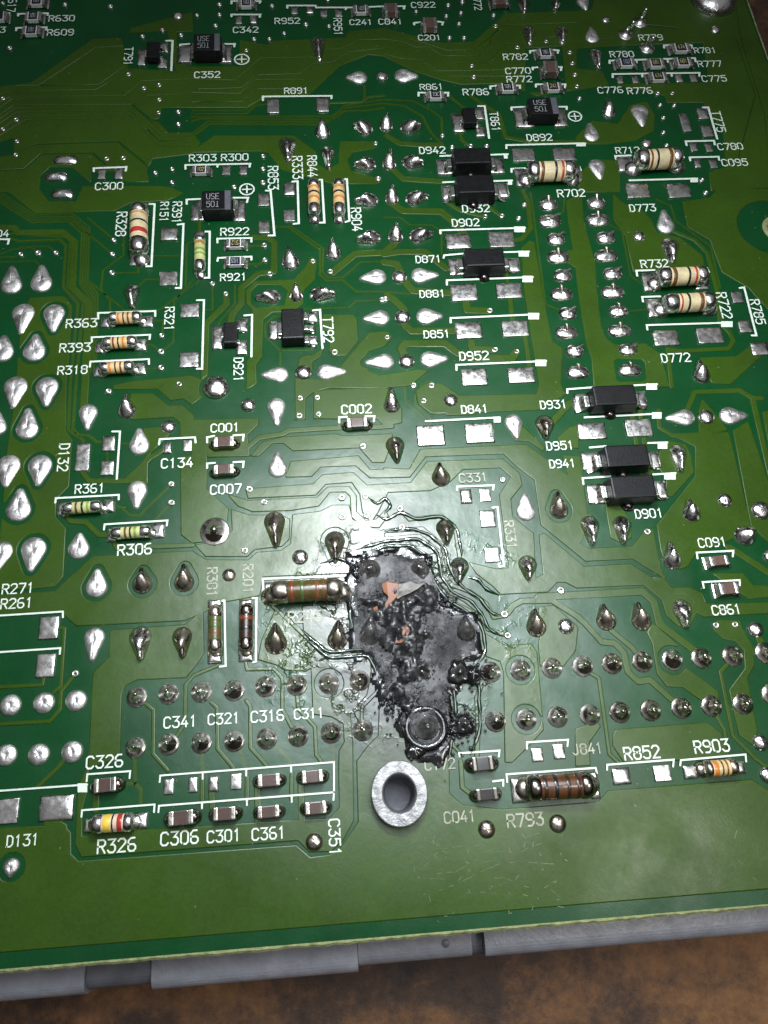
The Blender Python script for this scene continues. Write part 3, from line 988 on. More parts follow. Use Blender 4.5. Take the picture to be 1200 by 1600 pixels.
T 16 -1536,8033 174,7991 340,8168 823,8251 1181,8219 1383,8061 1513,7918 1492,7624
T 16 -1534,7959 -1443,7999 133,7939 338,8125 818,8186 1070,8135 1278,7957 1350,7702 1472,7500
T 16 -1530,7752 -1342,7954 92,7899 335,8071 612,8074 813,8111
T 17 145,8217 542,8216 626,8300 828,8316
T 16 -1529,7711 -1319,7911 51,7858
T 54 819,7646 966,7517 1236,7488 1471,7490
T 61 822,7147 961,6964 1187,6936 1429,6908
T 19 1633,8315 1774,8125 1830,8048
T 38 1913,8285 2236,7950 2269,7578 2575,7495 3169,7476
T 27 1709,7669 1727,7544 1819,7448
T 19 598,8488 577,8269
P 0 3141,7550 3386,7807 3699,7744 3922,8062 4138,8110 4193,7890 4123,7624 3850,7475 3481,7434 3124,7446
P 0 3085,6968 3318,7182 3590,7153 3525,6675 3039,6693
G 42 4375,9742 4414,9495 4836,9424
G 27 5039,7021 5574,8179 5577,9225'''.splitlines():
    k, w, rest = ln.split(' ', 2)
    w = int(w) / 1000
    pl = pairs(rest)
    if k == 'T' and w < 0.017:
        thin.append((max(w, 0.0085), pl))
        continue
    win = window([p[0] for p in pl], [p[1] for p in pl], w + 0.06)
    if not win:
        continue
    js, is_, gx, gy = win
    if k in 'PS':
        sd = poly_sd(gx, gy, pl)
        if k == 'P':
            sd = sd
    elif k == 'C':
        sd = w - np.sqrt((gx - pl[0][0]) ** 2 + (gy - pl[0][1]) ** 2)
    else:
        sd = line_sd(gx, gy, pl, w)
    if k in 'PT':
        field[js, is_] = np.maximum(field[js, is_], sd)
    else:
        field[js, is_] = np.minimum(field[js, is_], -sd)
for k, x, y, r, dx, dy, fl in JOINTS:
    if 'c' in fl:
        o = [(x + a, y + b) for a, b in tear_outline(r, dx, dy)]
        js, is_, gx, gy = window([p[0] for p in o], [p[1] for p in o], 0.12)
        field[js, is_] = np.minimum(field[js, is_], -(poly_sd(gx, gy, o) + 0.045))
win = window([STAND[0] - .4, STAND[0] + .4], [STAND[1] - .4, STAND[1] + .4], 0)
js, is_, gx, gy = win
field[js, is_] = np.minimum(field[js, is_], np.sqrt((gx - STAND[0]) ** 2 + (gy - STAND[1]) ** 2) - 0.22)
field[0, :] = field[-1, :] = -1
field[:, 0] = field[:, -1] = -1

def contours(F):
    """Closed outlines of F > 0 by marching squares; the inside lies on the left."""
    pos = F > 0
    a, b, c, d = pos[:-1, :-1], pos[:-1, 1:], pos[1:, 1:], pos[1:, :-1]
    case = a * 1 + b * 2 + c * 4 + d * 8
    cells = np.argwhere((case > 0) & (case < 15))
    table = {1: (('L', 'B'),), 2: (('B', 'R'),), 3: (('L', 'R'),), 4: (('R', 'T'),), 5: (('L', 'B'), ('R', 'T')), 6: (('B', 'T'),), 7: (('L', 'T'),),
             8: (('T', 'L'),), 9: (('T', 'B'),), 10: (('B', 'R'), ('T', 'L')), 11: (('T', 'R'),), 12: (('R', 'L'),), 13: (('R', 'B'),), 14: (('B', 'L'),)}
    nxt = {}
    for j, i in cells.tolist():
        for s, e in table[int(case[j, i])]:
            key = []
            for q in (s, e):
                key.append((j, i, 0) if q == 'B' else (j + 1, i, 0) if q == 'T' else (j, i, 1) if q == 'L' else (j, i + 1, 1))
            nxt[key[1]] = key[0]
    def point(k):
        j, i, v = k
        f0 = F[j, i]
        f1 = F[j + 1, i] if v else F[j, i + 1]
        t = float(f0 / (f0 - f1))
        return (X0 + (i + (0 if v else t)) / RES, Y0 + (j + (t if v else 0)) / RES)
    out = []
    while nxt:
        s, e = nxt.popitem()
        chain = [s]
        while e != s and e in nxt:
            chain.append(e)
            e = nxt.pop(e)
        out.append([point(k) for k in chain])
    return out

def simplify(pl, tol):
    P = np.array(pl)
    n = len(P)
    far = int(np.argmax(((P - P[0]) ** 2).sum(1)))
    keep = {0, far}
    st = [(0, far), (far, n)]
    while st:
        a, b = st.pop()
        if b - a < 2:
            continue
        A, B = P[a], P[b % n]
        e = B - A
        q = P[a + 1:b] - A
        L = math.hypot(*e)
        dist = np.abs(q[:, 0] * e[1] - q[:, 1] * e[0]) / L if L > 1e-9 else np.hypot(q[:, 0], q[:, 1])
        m = int(np.argmax(dist))
        if dist[m] > tol:
            m += a + 1
            keep.add(m)
            st += [(a, m), (m, b)]
    return [tuple(P[k]) for k in sorted(keep)]

def inside(p, pl):
    c = False
    for k in range(len(pl)):
        (ax, ay), (bx, by) = pl[k - 1], pl[k]
        if (ay > p[1]) != (by > p[1]) and p[0] < ax + (p[1] - ay) * (bx - ax) / (by - ay):
            c = not c
    return c

loops = [simplify(c, 0.0022) for c in contours(field) if len(c) > 12]
loops = [l for l in loops if len(l) > 2 and abs(area(l)) > 0.0015]
sgn = 1 if area(max(loops, key=lambda l: abs(area(l)))) > 0 else -1
outers = sorted((l for l in loops if area(l) * sgn > 0), key=lambda l: abs(area(l)))
groups = [[o] for o in outers]
for h in loops:
    if area(h) * sgn < 0:
        for gp in groups:
            if abs(area(gp[0])) > abs(area(h)) and inside(h[0], gp[0]):
                gp.append(h)
                break
CU = 0.009
for gp in groups:
    big = abs(area(gp[0])) > 0.35
    plate('copper_pour' if big else 'copper_track', gp, CU, 0.0, 0.0105, 'copper_mask', board)
for w, pl in thin:
    verts, faces = [], []
    strip_into(verts, faces, pl, w, 0.0045)
    # a low ridge: the centre line is lifted by adding sloping flanks
    nb = len(verts)
    strip_into(verts, faces, pl, w * 2.0, 0.0012)
    link('copper_track', mesh('copper_track', verts, faces, 'copper_mask', False), board)

# ------------------------------------------------------------------ silkscreen print
ZP = 0.0125
for ln in '''R630 -3226 9786 331 h
R609 -3221 9527 336 h
617 -3879 10039 242 v
3 -3944 9590 72 h
T791 -2347 9081 318 v
C352 -1360 8730 325 h
C342 -880 9520 328 h
R952 -341 9674 332 h
R951 312 9552 322 v
C241 617 9629 302 h
C841 1004 9632 320 h
C922 1462 9940 325 h
C201 1491 9322 301 h
772 2193 9937 225 v
R891 -260 8424 302 h
R861 1434 8442 299 h
R782 2571 8944 325 h
C770 2570 8692 331 h
R772 2567 8545 329 h
R786 1984 8338 332 h
D892 2679 7554 325 h
T861 2166 7834 320 v
D942 1344 7392 326 h
R779 4418 9253 327 h
R780 3974 8955 322 h
R781 5097 8998 301 h
R777 5101 8751 324 h
C775 5099 8486 329 h
C776 3706 8322 330 h
R776 4084 8300 331 h
T775 4984 7747 352 v
R712 3739 7312 302 h
C780 5033 7331 323 h
C095 5027 7073 328 h
C300 -2460 6970 322 h
R303 -1394 7363 323 h
R300 -1018 7360 325 h
R853 -570 7028 362 v
R333 -280 7175 357 v
R844 -106 7189 338 v
R328 -2291 6410 349 v
R151 -1817 6568 289 v
R391 -1672 6553 317 v
R922 -1017 6251 325 h
R921 -1031 5620 295 h
R904 373 6372 345 v
D932 1771 6479 331 h
D902 1628 6277 328 h
D871 1149 5775 298 h
D881 1149 5301 292 h
D851 1148 4773 292 h
D952 1521 4479 324 h
R702 2934 6667 338 h
D773 3746 6414 322 h
R732 3729 5605 327 h
R722 4405 5003 350 v
R785 4763 4901 332 v
D772 3708 4351 331 h
R363 -2637 5086 330 h
R393 -2682 4782 325 h
R318 -2687 4508 308 h
R321 -1713 5101 305 v
T792 -16 4884 328 v
D921 -976 4433 297 v
04 -3592 6325 141 h
D132 -2698 3505 312 v
R361 -2418 3150 290 h
R306 -1956 2495 325 h
C134 -1584 3382 316 h
C001 -1112 3752 291 h
C007 -1102 3071 307 h
C002 232 3898 317 h
D841 1454 3836 288 h
C331 1353 3061 290 h
R331 1648 2436 293 v
D931 2288 3847 291 h
D951 2282 3369 291 h
D941 2276 3167 275 h
D901 3056 2578 290 h
C091 3625 2242 287 h
C861 3605 1567 284 h
R271 -3004 2174 292 h
R261 -3002 2033 290 h
C341 -1486 872 290 h
C321 -1108 874 280 h
C316 -727 871 293 h
C311 -361 869 266 h
R246 -366 1744 319 h
R381 -1223 2128 288 v
R201 -888 2140 289 v
C326 -2119 582 315 h
D131 -2749 4 266 h
R326 -1979 -90 320 h
C306 -1467 -68 317 h
C301 -1102 -79 282 h
C361 -731 -86 283 h
C351 -182 -154 287 v
C172 755 365 268 h
C041 883 -69 273 h
R793 1437 -133 318 h
J841 2066 405 273 h
R852 2544 340 326 h
R903 3180 352 323 h'''.splitlines():
    t, x, y, length, o = ln.split()
    x, y, length = int(x) / 1000, int(y) / 1000, int(length) / 1000
    sooty = t in ('R246', 'R381', 'R201', 'C172', 'C041', 'C331', 'R331', 'R793', 'J841')
    me = text_mesh('printed_text', t, length, 0.0 if o == 'h' else -PI / 2, 'sooty_ink' if sooty else 'ink', 0)
    link('printed_text', me, board, (x, y, ZP), ('stained' if sooty else 'white') + ' printed reference ' + t)
for ln in '''28;-3779,9845 -3783,9881 -3412,9885 -3409,9849
28;-3776,9575 -3780,9622 -3405,9625 -3401,9578
28;-4056,9887 -3897,9895 -3898,9836
28;-1886,9345 -1806,9343 -1806,8820
28;-1706,9225 -1707,9271 -1594,9280|-1182,9270 -1019,9266 -1027,9219
25;-2650,7199 -2653,7248 -2278,7254 -2282,7196
29;-1061,9774 -1061,9810 -688,9802 -697,9754
29;-1062,10017 -1062,10066 -978,10064|-777,10060 -685,10058 -694,10021
29;-335,9916 -334,9965 36,9957 43,9920 439,9912 429,9875|439,9912 532,9910|745,9918 941,9926
27;-674,8273 -673,8338 173,8324 171,8281
25;-1593,7201 -1594,7260 -837,7254 -845,7205|-1220,7257 -1220,7218
29;1311,9565 1314,9601 1408,9611|1629,9618 1695,9605 1682,9557
30;1128,9922 1213,9920 1200,9871
27;1259,8293 1264,8348 1345,8345|1578,8339 1635,8337 1629,8282
28;2177,8388 2182,8432 2274,8441|2478,8435 2560,8433 2554,8388
28;2761,8405 2768,8449 2874,8446|3055,8441 3146,8439 3129,8383
29;2773,9009 2778,9044 2880,9053|3075,9060 3149,9046 3134,9000
28;2764,8709 2768,8743 2878,8752|3111,8746 3144,8745 3127,8688
27;1988,8097 2069,8095 2061,7564
27;2398,8020 2404,8063 2607,8068|3004,8056 3101,8053 3094,8010
26;1436,7297 1608,7301|2052,7297 2256,7300#2209,7301 2256,7300 2247,7229 2200,7231
25;1427,6888 1603,6892|2040,6886 2256,6888#2203,6890 2256,6888 2247,6819 2194,6821
26;2252,7392 2259,7444 3235,7443#3126,7457 3245,7453 3234,7391 3115,7395
26;2266,7017 2272,7067 2436,7071|3062,7069 3101,7068 3108,7017
29;4559,9058 4569,9106 4663,9103|4898,9109 4938,9096 4928,9049
29;3784,8797 3792,8843 4929,8861 4924,8802|4149,8846 4140,8799|4566,8847 4556,8800
28;3780,8545 3790,8602 4929,8594 4916,8537|4177,8603 4166,8546|4564,8592 4554,8547
28;4842,7990 4908,7988 4901,7462
27;4491,7370 4496,7433 4853,7432 4847,7369
26;4484,7122 4488,7173 4849,7171 4845,7120
26;3570,7174 3571,7225 3763,7229|4401,7217 4416,7176
26;3673,6838 4501,6838#4424,6851 4519,6847 4503,6778 4409,6781
24;-1988,6687 -1930,6684 -1931,5806 -1987,5808
24;-1660,6377 -1595,6383 -1601,5498 -1656,5500
25;-655,6837 -603,6835 -570,6178 -635,6181
25;-346,6961 -286,6969 -290,6342 -348,6335
25;-45,6980 0,6978 3,6340 -48,6342
25;241,6980 294,6978 291,6357 246,6340
24;-1348,6264 -1298,6262 -1297,5622 -1346,5624
23;-1210,6104 -1211,6158 -830,6152 -830,6098
23;-1208,5846 -1201,5889 -832,5892 -832,5848
24;-1566,6671 -1567,6737 -1414,6741|-1054,6746 -863,6739 -878,6673
22;-1424,5329 -1348,5326 -1355,4459 -1408,4462
22;-913,5106 -830,5111 -841,4584
22;-172,5139 -95,5144 -88,4652
24;1323,6131 1327,6177 2312,6175#2188,6199 2315,6194 2303,6111 2177,6116
23;1325,5785 1336,5821 1580,5838|2029,5837 2309,5835#2193,5849 2311,5844 2299,5763 2182,5768
23;1325,5415 1331,5475 2303,5478#2189,5500 2305,5495 2293,5408 2177,5413
22;1316,4914 1322,4972 2296,4978#2185,5000 2305,4995 2293,4911 2173,4916
21;1317,4314 1323,4377 2292,4378#2177,4400 2295,4394 2283,4315 2166,4321
24;3496,5445 3502,5516 3711,5516|4324,5517 4335,5463
23;3494,5095 3498,5155 3704,5155|4303,5164 4335,5110
22;3471,4723 3475,4782 4430,4772#4319,4794 4449,4788 4431,4713 4301,4719
24;4637,5228 4691,5234 4670,4593 4620,4595
23;-3653,6247 -3513,6241 -3520,6179
22;-2466,5135 -2471,5209 -1867,5207 -1864,5141
21;-2514,4846 -2518,4902 -1909,4906 -1913,4850
21;-2513,4539 -2511,4601 -1910,4603 -1907,4541
20;-1290,3594 -1291,3652 -1221,3663|-1028,3660 -925,3662 -932,3597
19;-1286,3310 -1287,3359 -1211,3362|-1028,3359 -926,3361 -933,3298
20;46,3751 49,3810 128,3814|319,3811 411,3807 401,3747
20;-1768,3598 -1763,3655 -1413,3658 -1405,3600
20;-2239,3767 -2162,3763 -2165,3239
19;-2738,3019 -2736,3066 -2137,3067 -2134,3019
18;-2256,2713 -2253,2766 -1658,2772 -1663,2719
20;935,3720 1703,3725#1644,3736 1717,3732 1709,3665 1636,3669
19;1177,2931 1182,2972 1549,2966 1537,2918
19;1507,2727 1558,2731 1544,2122 1500,2118
21;2459,3977 2466,4023 2750,4032|3187,4034 3438,4037#3323,4051 3440,4045 3424,3967 3307,3973
21;2594,3680 3407,3683#3315,3703 3417,3698 3402,3623 3300,3628
20;2589,3331 2757,3337|3204,3350 3406,3347#3305,3352 3406,3347 3390,3274 3290,3279
20;2455,2930 2459,2993 2743,2999|3186,2996 3419,2998#3301,3004 3419,2998 3404,2927 3286,2934
19;3442,2087 3448,2146 3814,2144 3794,2086
18;3438,1791 3438,1848 3805,1846 3793,1795
17;-3202,1925 -2578,1928 -2573,1874
17;-3164,1587 -2573,1590 -2574,1538
17;-1144,1944 -1108,1942 -1094,1334 -1145,1332
18;-848,1951 -812,1948 -824,1357 -847,1353
18;-747,1914 -751,2131 87,2113 77,2038
15;-2260,431 -2258,488 -1898,489 -1901,432
15;-3005,405 -2253,405#-2334,420 -2253,415 -2248,343 -2328,348
15;-2283,153 -2281,203 -1682,207 -1685,147
15;-1648,144 -1645,194 -171,199 -179,138|-1287,194 -1286,149|-910,194 -910,148|-531,193 -532,147
15;-1646,383 -1643,435 -160,444 -171,199|-1285,436 -1284,384|-914,437 -915,385|-530,442 -531,390
16;935,417 932,444 1289,442 1277,394
16;1201,192 1291,197 1285,150
16;1323,179 1325,242 2113,241 2117,198
16;1533,441 1541,495 1908,492 1894,439
16;2211,218 2219,260 2817,262 2799,205
16;2864,211 2879,253 3468,262 3459,203'''.splitlines():
    w, rest = ln.split(';', 1)
    w = int(w) / 1000
    blk = None
    if '#' in rest:
        rest, blk = rest.split('#')
    parts = rest.split('|')
    for q, part in enumerate(parts):
        verts, faces = [], []
        strip_into(verts, faces, pairs(part), w, ZP - 0.0006 - 0.0004 * q)
        if blk and q == len(parts) - 1:
            k = len(verts)
            verts += [(x, y, ZP) for x, y in pairs(blk)]
            faces.append((k + 3, k + 2, k + 1, k))
        link('printed_outline', mesh('printed_outline', verts, faces, 'ink', False), board)
for ln in '''-931 8988 89
-877 6864 82
3180 7889 81'''.splitlines():
    x, y, r = (int(v) / 1000 for v in ln.split())
    verts, faces = [], []
    c = circle((0, 0), r, 28)
    strip_into(verts, faces, c + c[:1], r * 0.22, 0, False)
    strip_into(verts, faces, [(-r * .62, 0), (r * .62, 0)], r * 0.2, 0.0004)
    strip_into(verts, faces, [(0, -r * .62), (0, r * .62)], r * 0.2, 0.0008)
    link('polarity_mark', mesh('polarity_mark', verts, faces, 'ink', False), board, (x, y, ZP))

# ------------------------------------------------------------------ vias and pads
n = 12
via_me = lathe('via', [(0.034, 0.0), (0.033, 0.012), (0.027, 0.019), (0.018, 0.017), (0.011, 0.010), (0.008, 0.003), (0.0005, 0.002)], 'pad_solder', n)
for x, y in pairs('-3998,10089 -3207,10049 -2623,10000 -3827,9266 -1942,9544 -2188,9433 -1703,9445 -2332,8767 -2132,8521 -1947,8570 -1938,8321 -1938,8108 -1700,8112 -1694,7912 -3815,8397 -3623,8045 -3761,7895 -3577,7696 -3570,7486 -2515,7391 -2322,7394 -1940,7154 -1749,7207 -1743,7002 -1220,10008 -1218,9814 -1507,9808 -1266,9611 -535,9969 -102,9609 196,9566 -388,9449 -775,9353 -578,9348 -874,9147 202,10077 -685,7369 -688,7170 -690,6964 -1025,6908 671,7527 665,6974 1358,9819 1796,9933 1992,9991 1750,9725 1952,9782 1904,9576 1751,9316 1944,9311 2383,9723 2383,9517 1987,8798 1990,8605 2619,9118 3014,9215 3295,9007 3297,8810 3297,8604 1492,7624 1590,7435 1819,7448 2015,7441 3289,8401 3287,8190 4307,8249 4498,8244 4300,8050 4478,8034 4296,7833 4245,7588 4242,7378 4559,6816 4561,6617 -2364,6186 -2367,5990 -2359,5737 -3366,6031 -3180,6041 -2985,6033 -1787,4892 -1787,4692 -1780,4495 -687,6047 -683,5841 -629,5646 -1261,5543 -1114,5400 -148,5802 39,5653 39,4598 591,5249 2352,6515 1870,6361 2066,6363 2256,6318 1764,5053 1758,4549 1991,4513 627,5256 612,4757 -2305,4237 -1633,3155 -1627,2957 -1589,4285 -344,4056 -357,3853 -165,4054 -160,3858 272,3468 -871,3058 -728,2914 31,2919 27,2716 264,2919 265,2722 356,2484 -917,2421 845,4150 1034,4140 936,3961 596,2771 599,2576 1647,3024 1490,1654 1494,1453 2057,1849 -2425,1351 3006,2391 3473,1427 3657,1421'):
    o = link('via', via_me, board, (x, y, 0))
    s = random.uniform(0.92, 1.12)
    o.scale = (s, s, 1)
    o.rotation_euler.z = random.uniform(0, 6)

def pad_mesh(sx, sy, h, seed):
    rnd = random.Random(seed)
    rings = []
    nn = 24
    tx, ty = rnd.uniform(-.25, .25), rnd.uniform(-.25, .25)
    for t, z in ((1.0, 0.0), (0.99, 0.012), (0.9, 0.012 + h * 0.35), (0.68, 0.012 + h * 0.75), (0.38, 0.012 + h * 0.95), (0.08, 0.012 + h)):
        r = []
        for k in range(nn):
            a = 2 * PI * k / nn
            c, s = math.cos(a), math.sin(a)
            e = 1.0 / max(abs(c), abs(s))
            e = 1 + (e - 1) * (1.0 if t > 0.85 else 0.75)
            w = 1 + rnd.uniform(-.02, .02)
            r.append(((c * e * t * w + tx * (1 - t)) * sx / 2, (s * e * t * w + ty * (1 - t)) * sy / 2, z))
        rings.append(r)
    return rings_mesh('solder_pad', rings, 'pad_solder')
pad_cache = [pad_mesh(1, 1, hh, 20 + k) for k, hh in enumerate((0.004, 0.008, 0.016, 0.022))]
i = 0
for src, kinds in (('''-550 8173 157 235
56 8176 158 236
-2559 7157 96 166
-2361 7150 103 166
-1115 7165 97 138
-920 7158 97 138
-244 9865 92 134
-43 9873 101 134
140 9808 92 121
333 9804 101 134
-970 9700 91 144
-780 9708 91 144
2450 7283 282 205
2946 7277 275 206
4555 7739 122 306
4809 7882 140 188
4801 7592 146 184
4572 7336 96 138
4762 7319 96 138
4560 7068 87 135
4759 7062 96 135
3743 6677 287 219
4240 6659 280 220
-1749 6243 193 182
-1737 5632 202 190
-686 6704 133 190
-684 6302 131 184
-386 6856 134 193
-396 6458 132 168
-1497 5199 206 183
-1490 4575 207 189
1518 6013 294 220
2015 6020 296 221
1507 5303 300 224
2011 5307 295 208
1502 4806 294 215
2009 4807 295 208
1498 4219 279 204
1999 4218 288 189
3655 4607 292 201
4147 4617 293 203
4578 5108 132 160
4570 4715 144 163
4662 4420 200 167
-2511 3495 138 305
-2269 3632 127 165
-2265 3363 131 161
-1684 3551 89 122
-1487 3569 89 129
973 3555 289 235
1476 3558 297 229
1260 2864 115 152
1453 2867 109 138
1448 2615 152 175
1447 2244 149 156
2641 3520 301 194
3138 3531 283 204
-2692 1786 178 216
-2690 1442 169 214
-2494 238 286 203
-2919 238 232 203
-1569 342 86 129
-1365 343 76 124
-1192 336 87 129
-1002 344 93 130
1617 387 102 118
1813 401 102 130
2326 157 158 138
2692 159 153 139
3863 8498 83 126
4063 8492 83 126
4637 8499 92 139
4832 8505 93 139''', (0, 1, 1, 2)), ('''-2179 9054 111 295
-1906 9218 104 172
-1921 8935 127 157
-1638 9097 176 296
-1140 9085 177 297
1710 7827 159 319
1989 7968 112 194
1963 7672 119 158
2532 7876 240 301
2982 7862 177 281
1489 7124 231 241
2093 7123 186 242
1487 6730 182 214
2106 6736 183 215
2363 6934 131 279
3046 6970 125 242
3665 7089 189 226
4317 7087 143 228
-2102 6644 196 131
-2076 5917 204 194
-110 6456 125 187
-99 6943 128 97
178 6454 125 188
202 6942 128 98
-1412 6212 122 109
-1404 5722 119 122
-1432 6535 174 224
-966 6545 146 300
-1199 4841 115 307
-934 4983 123 180
-942 4700 122 176
-586 4902 137 229
-196 5049 152 133
-215 4901 110 82
-207 4754 150 113
1465 5655 188 231
2108 5654 146 197
-2389 5082 95 131
-1943 5078 122 148
-2429 4770 93 136
-2004 4782 134 144
-2423 4472 105 124
-1998 4490 132 140
3620 5360 161 250
4208 5299 162 152
3607 5004 173 242
4213 4969 160 157
-2672 2949 85 135
-2222 2957 104 135
-2180 2650 85 131
-1746 2671 122 145
2631 3860 217 200
3224 3869 137 187
2589 3179 224 203
3226 3159 119 190
2586 2818 220 210
3230 2824 118 198
-1192 1421 132 116
-1197 1917 130 73
-915 1421 133 117
-907 1905 130 74
-699 2003 84 186
32 1990 96 162
-2220 79 63 110
-1784 88 106 130
1414 105 133 208
2077 100 78 221
2943 152 125 118
3396 158 80 109''', (2, 3, 3, 2))):
    for ln in src.splitlines():
        x, y, w, h = (int(v) / 1000 for v in ln.split())
        o = link('solder_pad', pad_cache[kinds[i % 4]], board, (x, y, 0.0))
        o.scale = (w * random.choice((-1, 1)), h * random.choice((-1, 1)), 1)
        if o.scale.x * o.scale.y < 0:
            o.scale.x *= -1
        i += 1

# ------------------------------------------------------------------ solder joints
def joint_mesh(k, r, dx, dy, mat):
    rnd = random.Random(int(r * 9e4 + dx * 7e3 + dy * 5e3))
    out = tear_outline(r, dx, dy, 0.3 if k == 'F' else 0.38)
    rings = []
    if k == 'F':
        prof = [(0, 0), (0.02, .011), (0.12, .020), (0.3, .030), (0.55, .038), (0.8, .036), (0.96, .030)]
        pk = (dx * 0.08, dy * 0.08)
        wob = 0.0025
    elif k == 'K':
        prof = [(0, 0), (0.02, .012), (0.14, .030), (0.34, .060), (0.58, .086), (0.80, .100), (0.95, .105)]
        pk = (dx * 0.42, dy * 0.42)
        wob = 0.0015
    elif k in 'DQ':
        prof = [(1 - math.cos(a), 0.62 * r * math.sin(a)) for a in (0, .12, .35, .65, .95, 1.25, 1.5)]
        pk = (0, 0)
        wob = 0.003 if k == 'D' else 0.006
    else:
        prof = [(0, 0), (0.02, .012), (0.10, .016), (0.25, .024), (0.42, .037), (0.58, .056), (0.70, .082), (0.80, .100), (0.92, .106)]
        pk = (rnd.uniform(-.1, .1) * r, rnd.uniform(-.1, .1) * r)
        wob = 0.001
    for t, z in prof:
        rings.append([(a * (1 - t) + pk[0] * t, b * (1 - t) + pk[1] * t, z + (rnd.uniform(-wob, wob) if 0.05 < t < 0.97 else 0)) for a, b in out])
    return rings_mesh('solder_joint', rings, mat)

for k, x, y, r, dx, dy, fl in JOINTS:
    if 'w' in fl:
        mat, lm = 'char_solder', 'char_solder'
    elif 'x' in fl:
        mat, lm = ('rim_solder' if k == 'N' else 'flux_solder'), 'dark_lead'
    elif 'b' in fl:
        mat, lm = 'tan_solder', 'dark_lead'
    else:
        mat, lm = ('tinned' if k == 'F' else 'solder'), 'lead'
    o = link('solder_joint', joint_mesh(k, r, dx, dy, mat), board, (x, y, 0.034 if 'w' in fl else 0))
    if k == 'K':
        d = math.hypot(dx, dy)
        link('lead', tube('lead', (dx * .20, dy * .20, .070), (dx * .97, dy * .97, .055), 0.034, 0.020, lm), o)
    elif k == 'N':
        if 'w' not in fl:  # dark disc paints the cup's dark reflection round the pin
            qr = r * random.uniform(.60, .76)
            link('painted_reflection', lathe('painted_reflection', [(qr, .018), (qr * .9, .030), (qr * .7, .042), (qr * .45, .062), (qr * .3, .088), (.001, .098)], 'painted_reflection', 20), o, (random.uniform(-.08, .08) * r, random.uniform(-.12, .02) * r, 0.002))
        q = r * 0.22
        jx, jy = random.uniform(-.12, .12) * r, random.uniform(-.12, .12) * r
        link('lead', tube('lead', (jx, jy, .04), (jx * 1.4, jy * 1.4, .125), q, q * 0.8, lm), o)
    elif k == 'L':
        link('lead', tube('lead', (0, 0, .03), (dx, dy, .2), 0.03, 0.028, lm), o)

# long pads of the chip on the other side, its legs bent over
def oblong(w, h, seed):
    rnd = random.Random(seed)
    a = w / 2 - h / 2
    out = []
    for c, s in ((a, -PI / 2), (-a, PI / 2)):
        for q in range(12):
            t = s + PI * q / 11
            out.append((c + h / 2 * math.cos(t), h / 2 * math.sin(t)))
    rings = []
    for t, z in ((0, 0), (0.03, .012), (0.2, .026), (0.5, .042), (0.8, .050), (0.97, .052)):
        rings.append([(p[0] * (1 - t), p[1] * (1 - t), z + (rnd.uniform(-.004, .004) if .05 < t < .9 else 0)) for p in out])
    return rings_mesh('solder_joint', rings, 'solder')
for q, ln in enumerate('''-2987 7387 296 139 0
-3077 7136 278 136 0
-2983 6874 275 133 0
2641 6513 228 193 1
2619 6267 279 190 2
2655 6004 224 186 2
2638 5749 273 182 1
2649 5490 219 178 2
2595 5238 267 174 1
2626 4980 214 170 2
2572 4732 261 166 1
2625 4491 210 163 2
2617 4227 256 159 1
3217 6516 237 185 1
3189 6264 288 181 1
3233 6000 233 178 2
3195 5744 282 174 1
3224 5492 228 170 2
3178 5239 276 167 1
3196 4980 223 163 1
3163 4729 270 159 1
3209 4480 218 156 2
3182 4224 264 153 1'''.splitlines()):
    x, y, w, h, k = (int(v) for v in ln.split())
    x, y, w, h = x / 1000, y / 1000, w / 1000, h / 1000
    o = link('solder_joint', oblong(w, h, q), board, (x, y, 0))
    if k == 1:
        link('lead', tube('lead', (0, h * .1, .03), (-.01, h * .38, .085), 0.030, 0.024, 'flux_solder'), o)
    elif k == 2:
        link('lead', tube('lead', (.0, 0, .045), (w * .42, h * .30, .060), 0.024, 0.016, 'solder'), o)

# ------------------------------------------------------------------ components
def component(name, loc, rot, label):
    o = link(name, None, board, loc, label)
    o.rotation_euler.z = rot
    return o

def fillet(length, width, height, mat):
    """Solder climbing the end of a part: foot at x = length, top at x = 0."""
    prof = [(-0.002, height), (length * .12, height * .72), (length * .35, height * .36), (length * .65, height * .16), (length, 0.014), (length * 1.01, 0.0)]
    verts, faces = [], []
    for x, z in prof:
        for s in (-1, -0.5, 0.5, 1):
            verts.append((x, s * width / 2 * (1 + 0.1 * x / max(length, 1e-4)), z * (1 if abs(s) < 1 else 0.75)))
    for k in range(len(prof) - 1):
        for s in range(3):
            a = 4 * k + s
            faces.append((a, a + 1, a + 5, a + 4))
    return mesh('solder_fillet', verts, faces, mat)

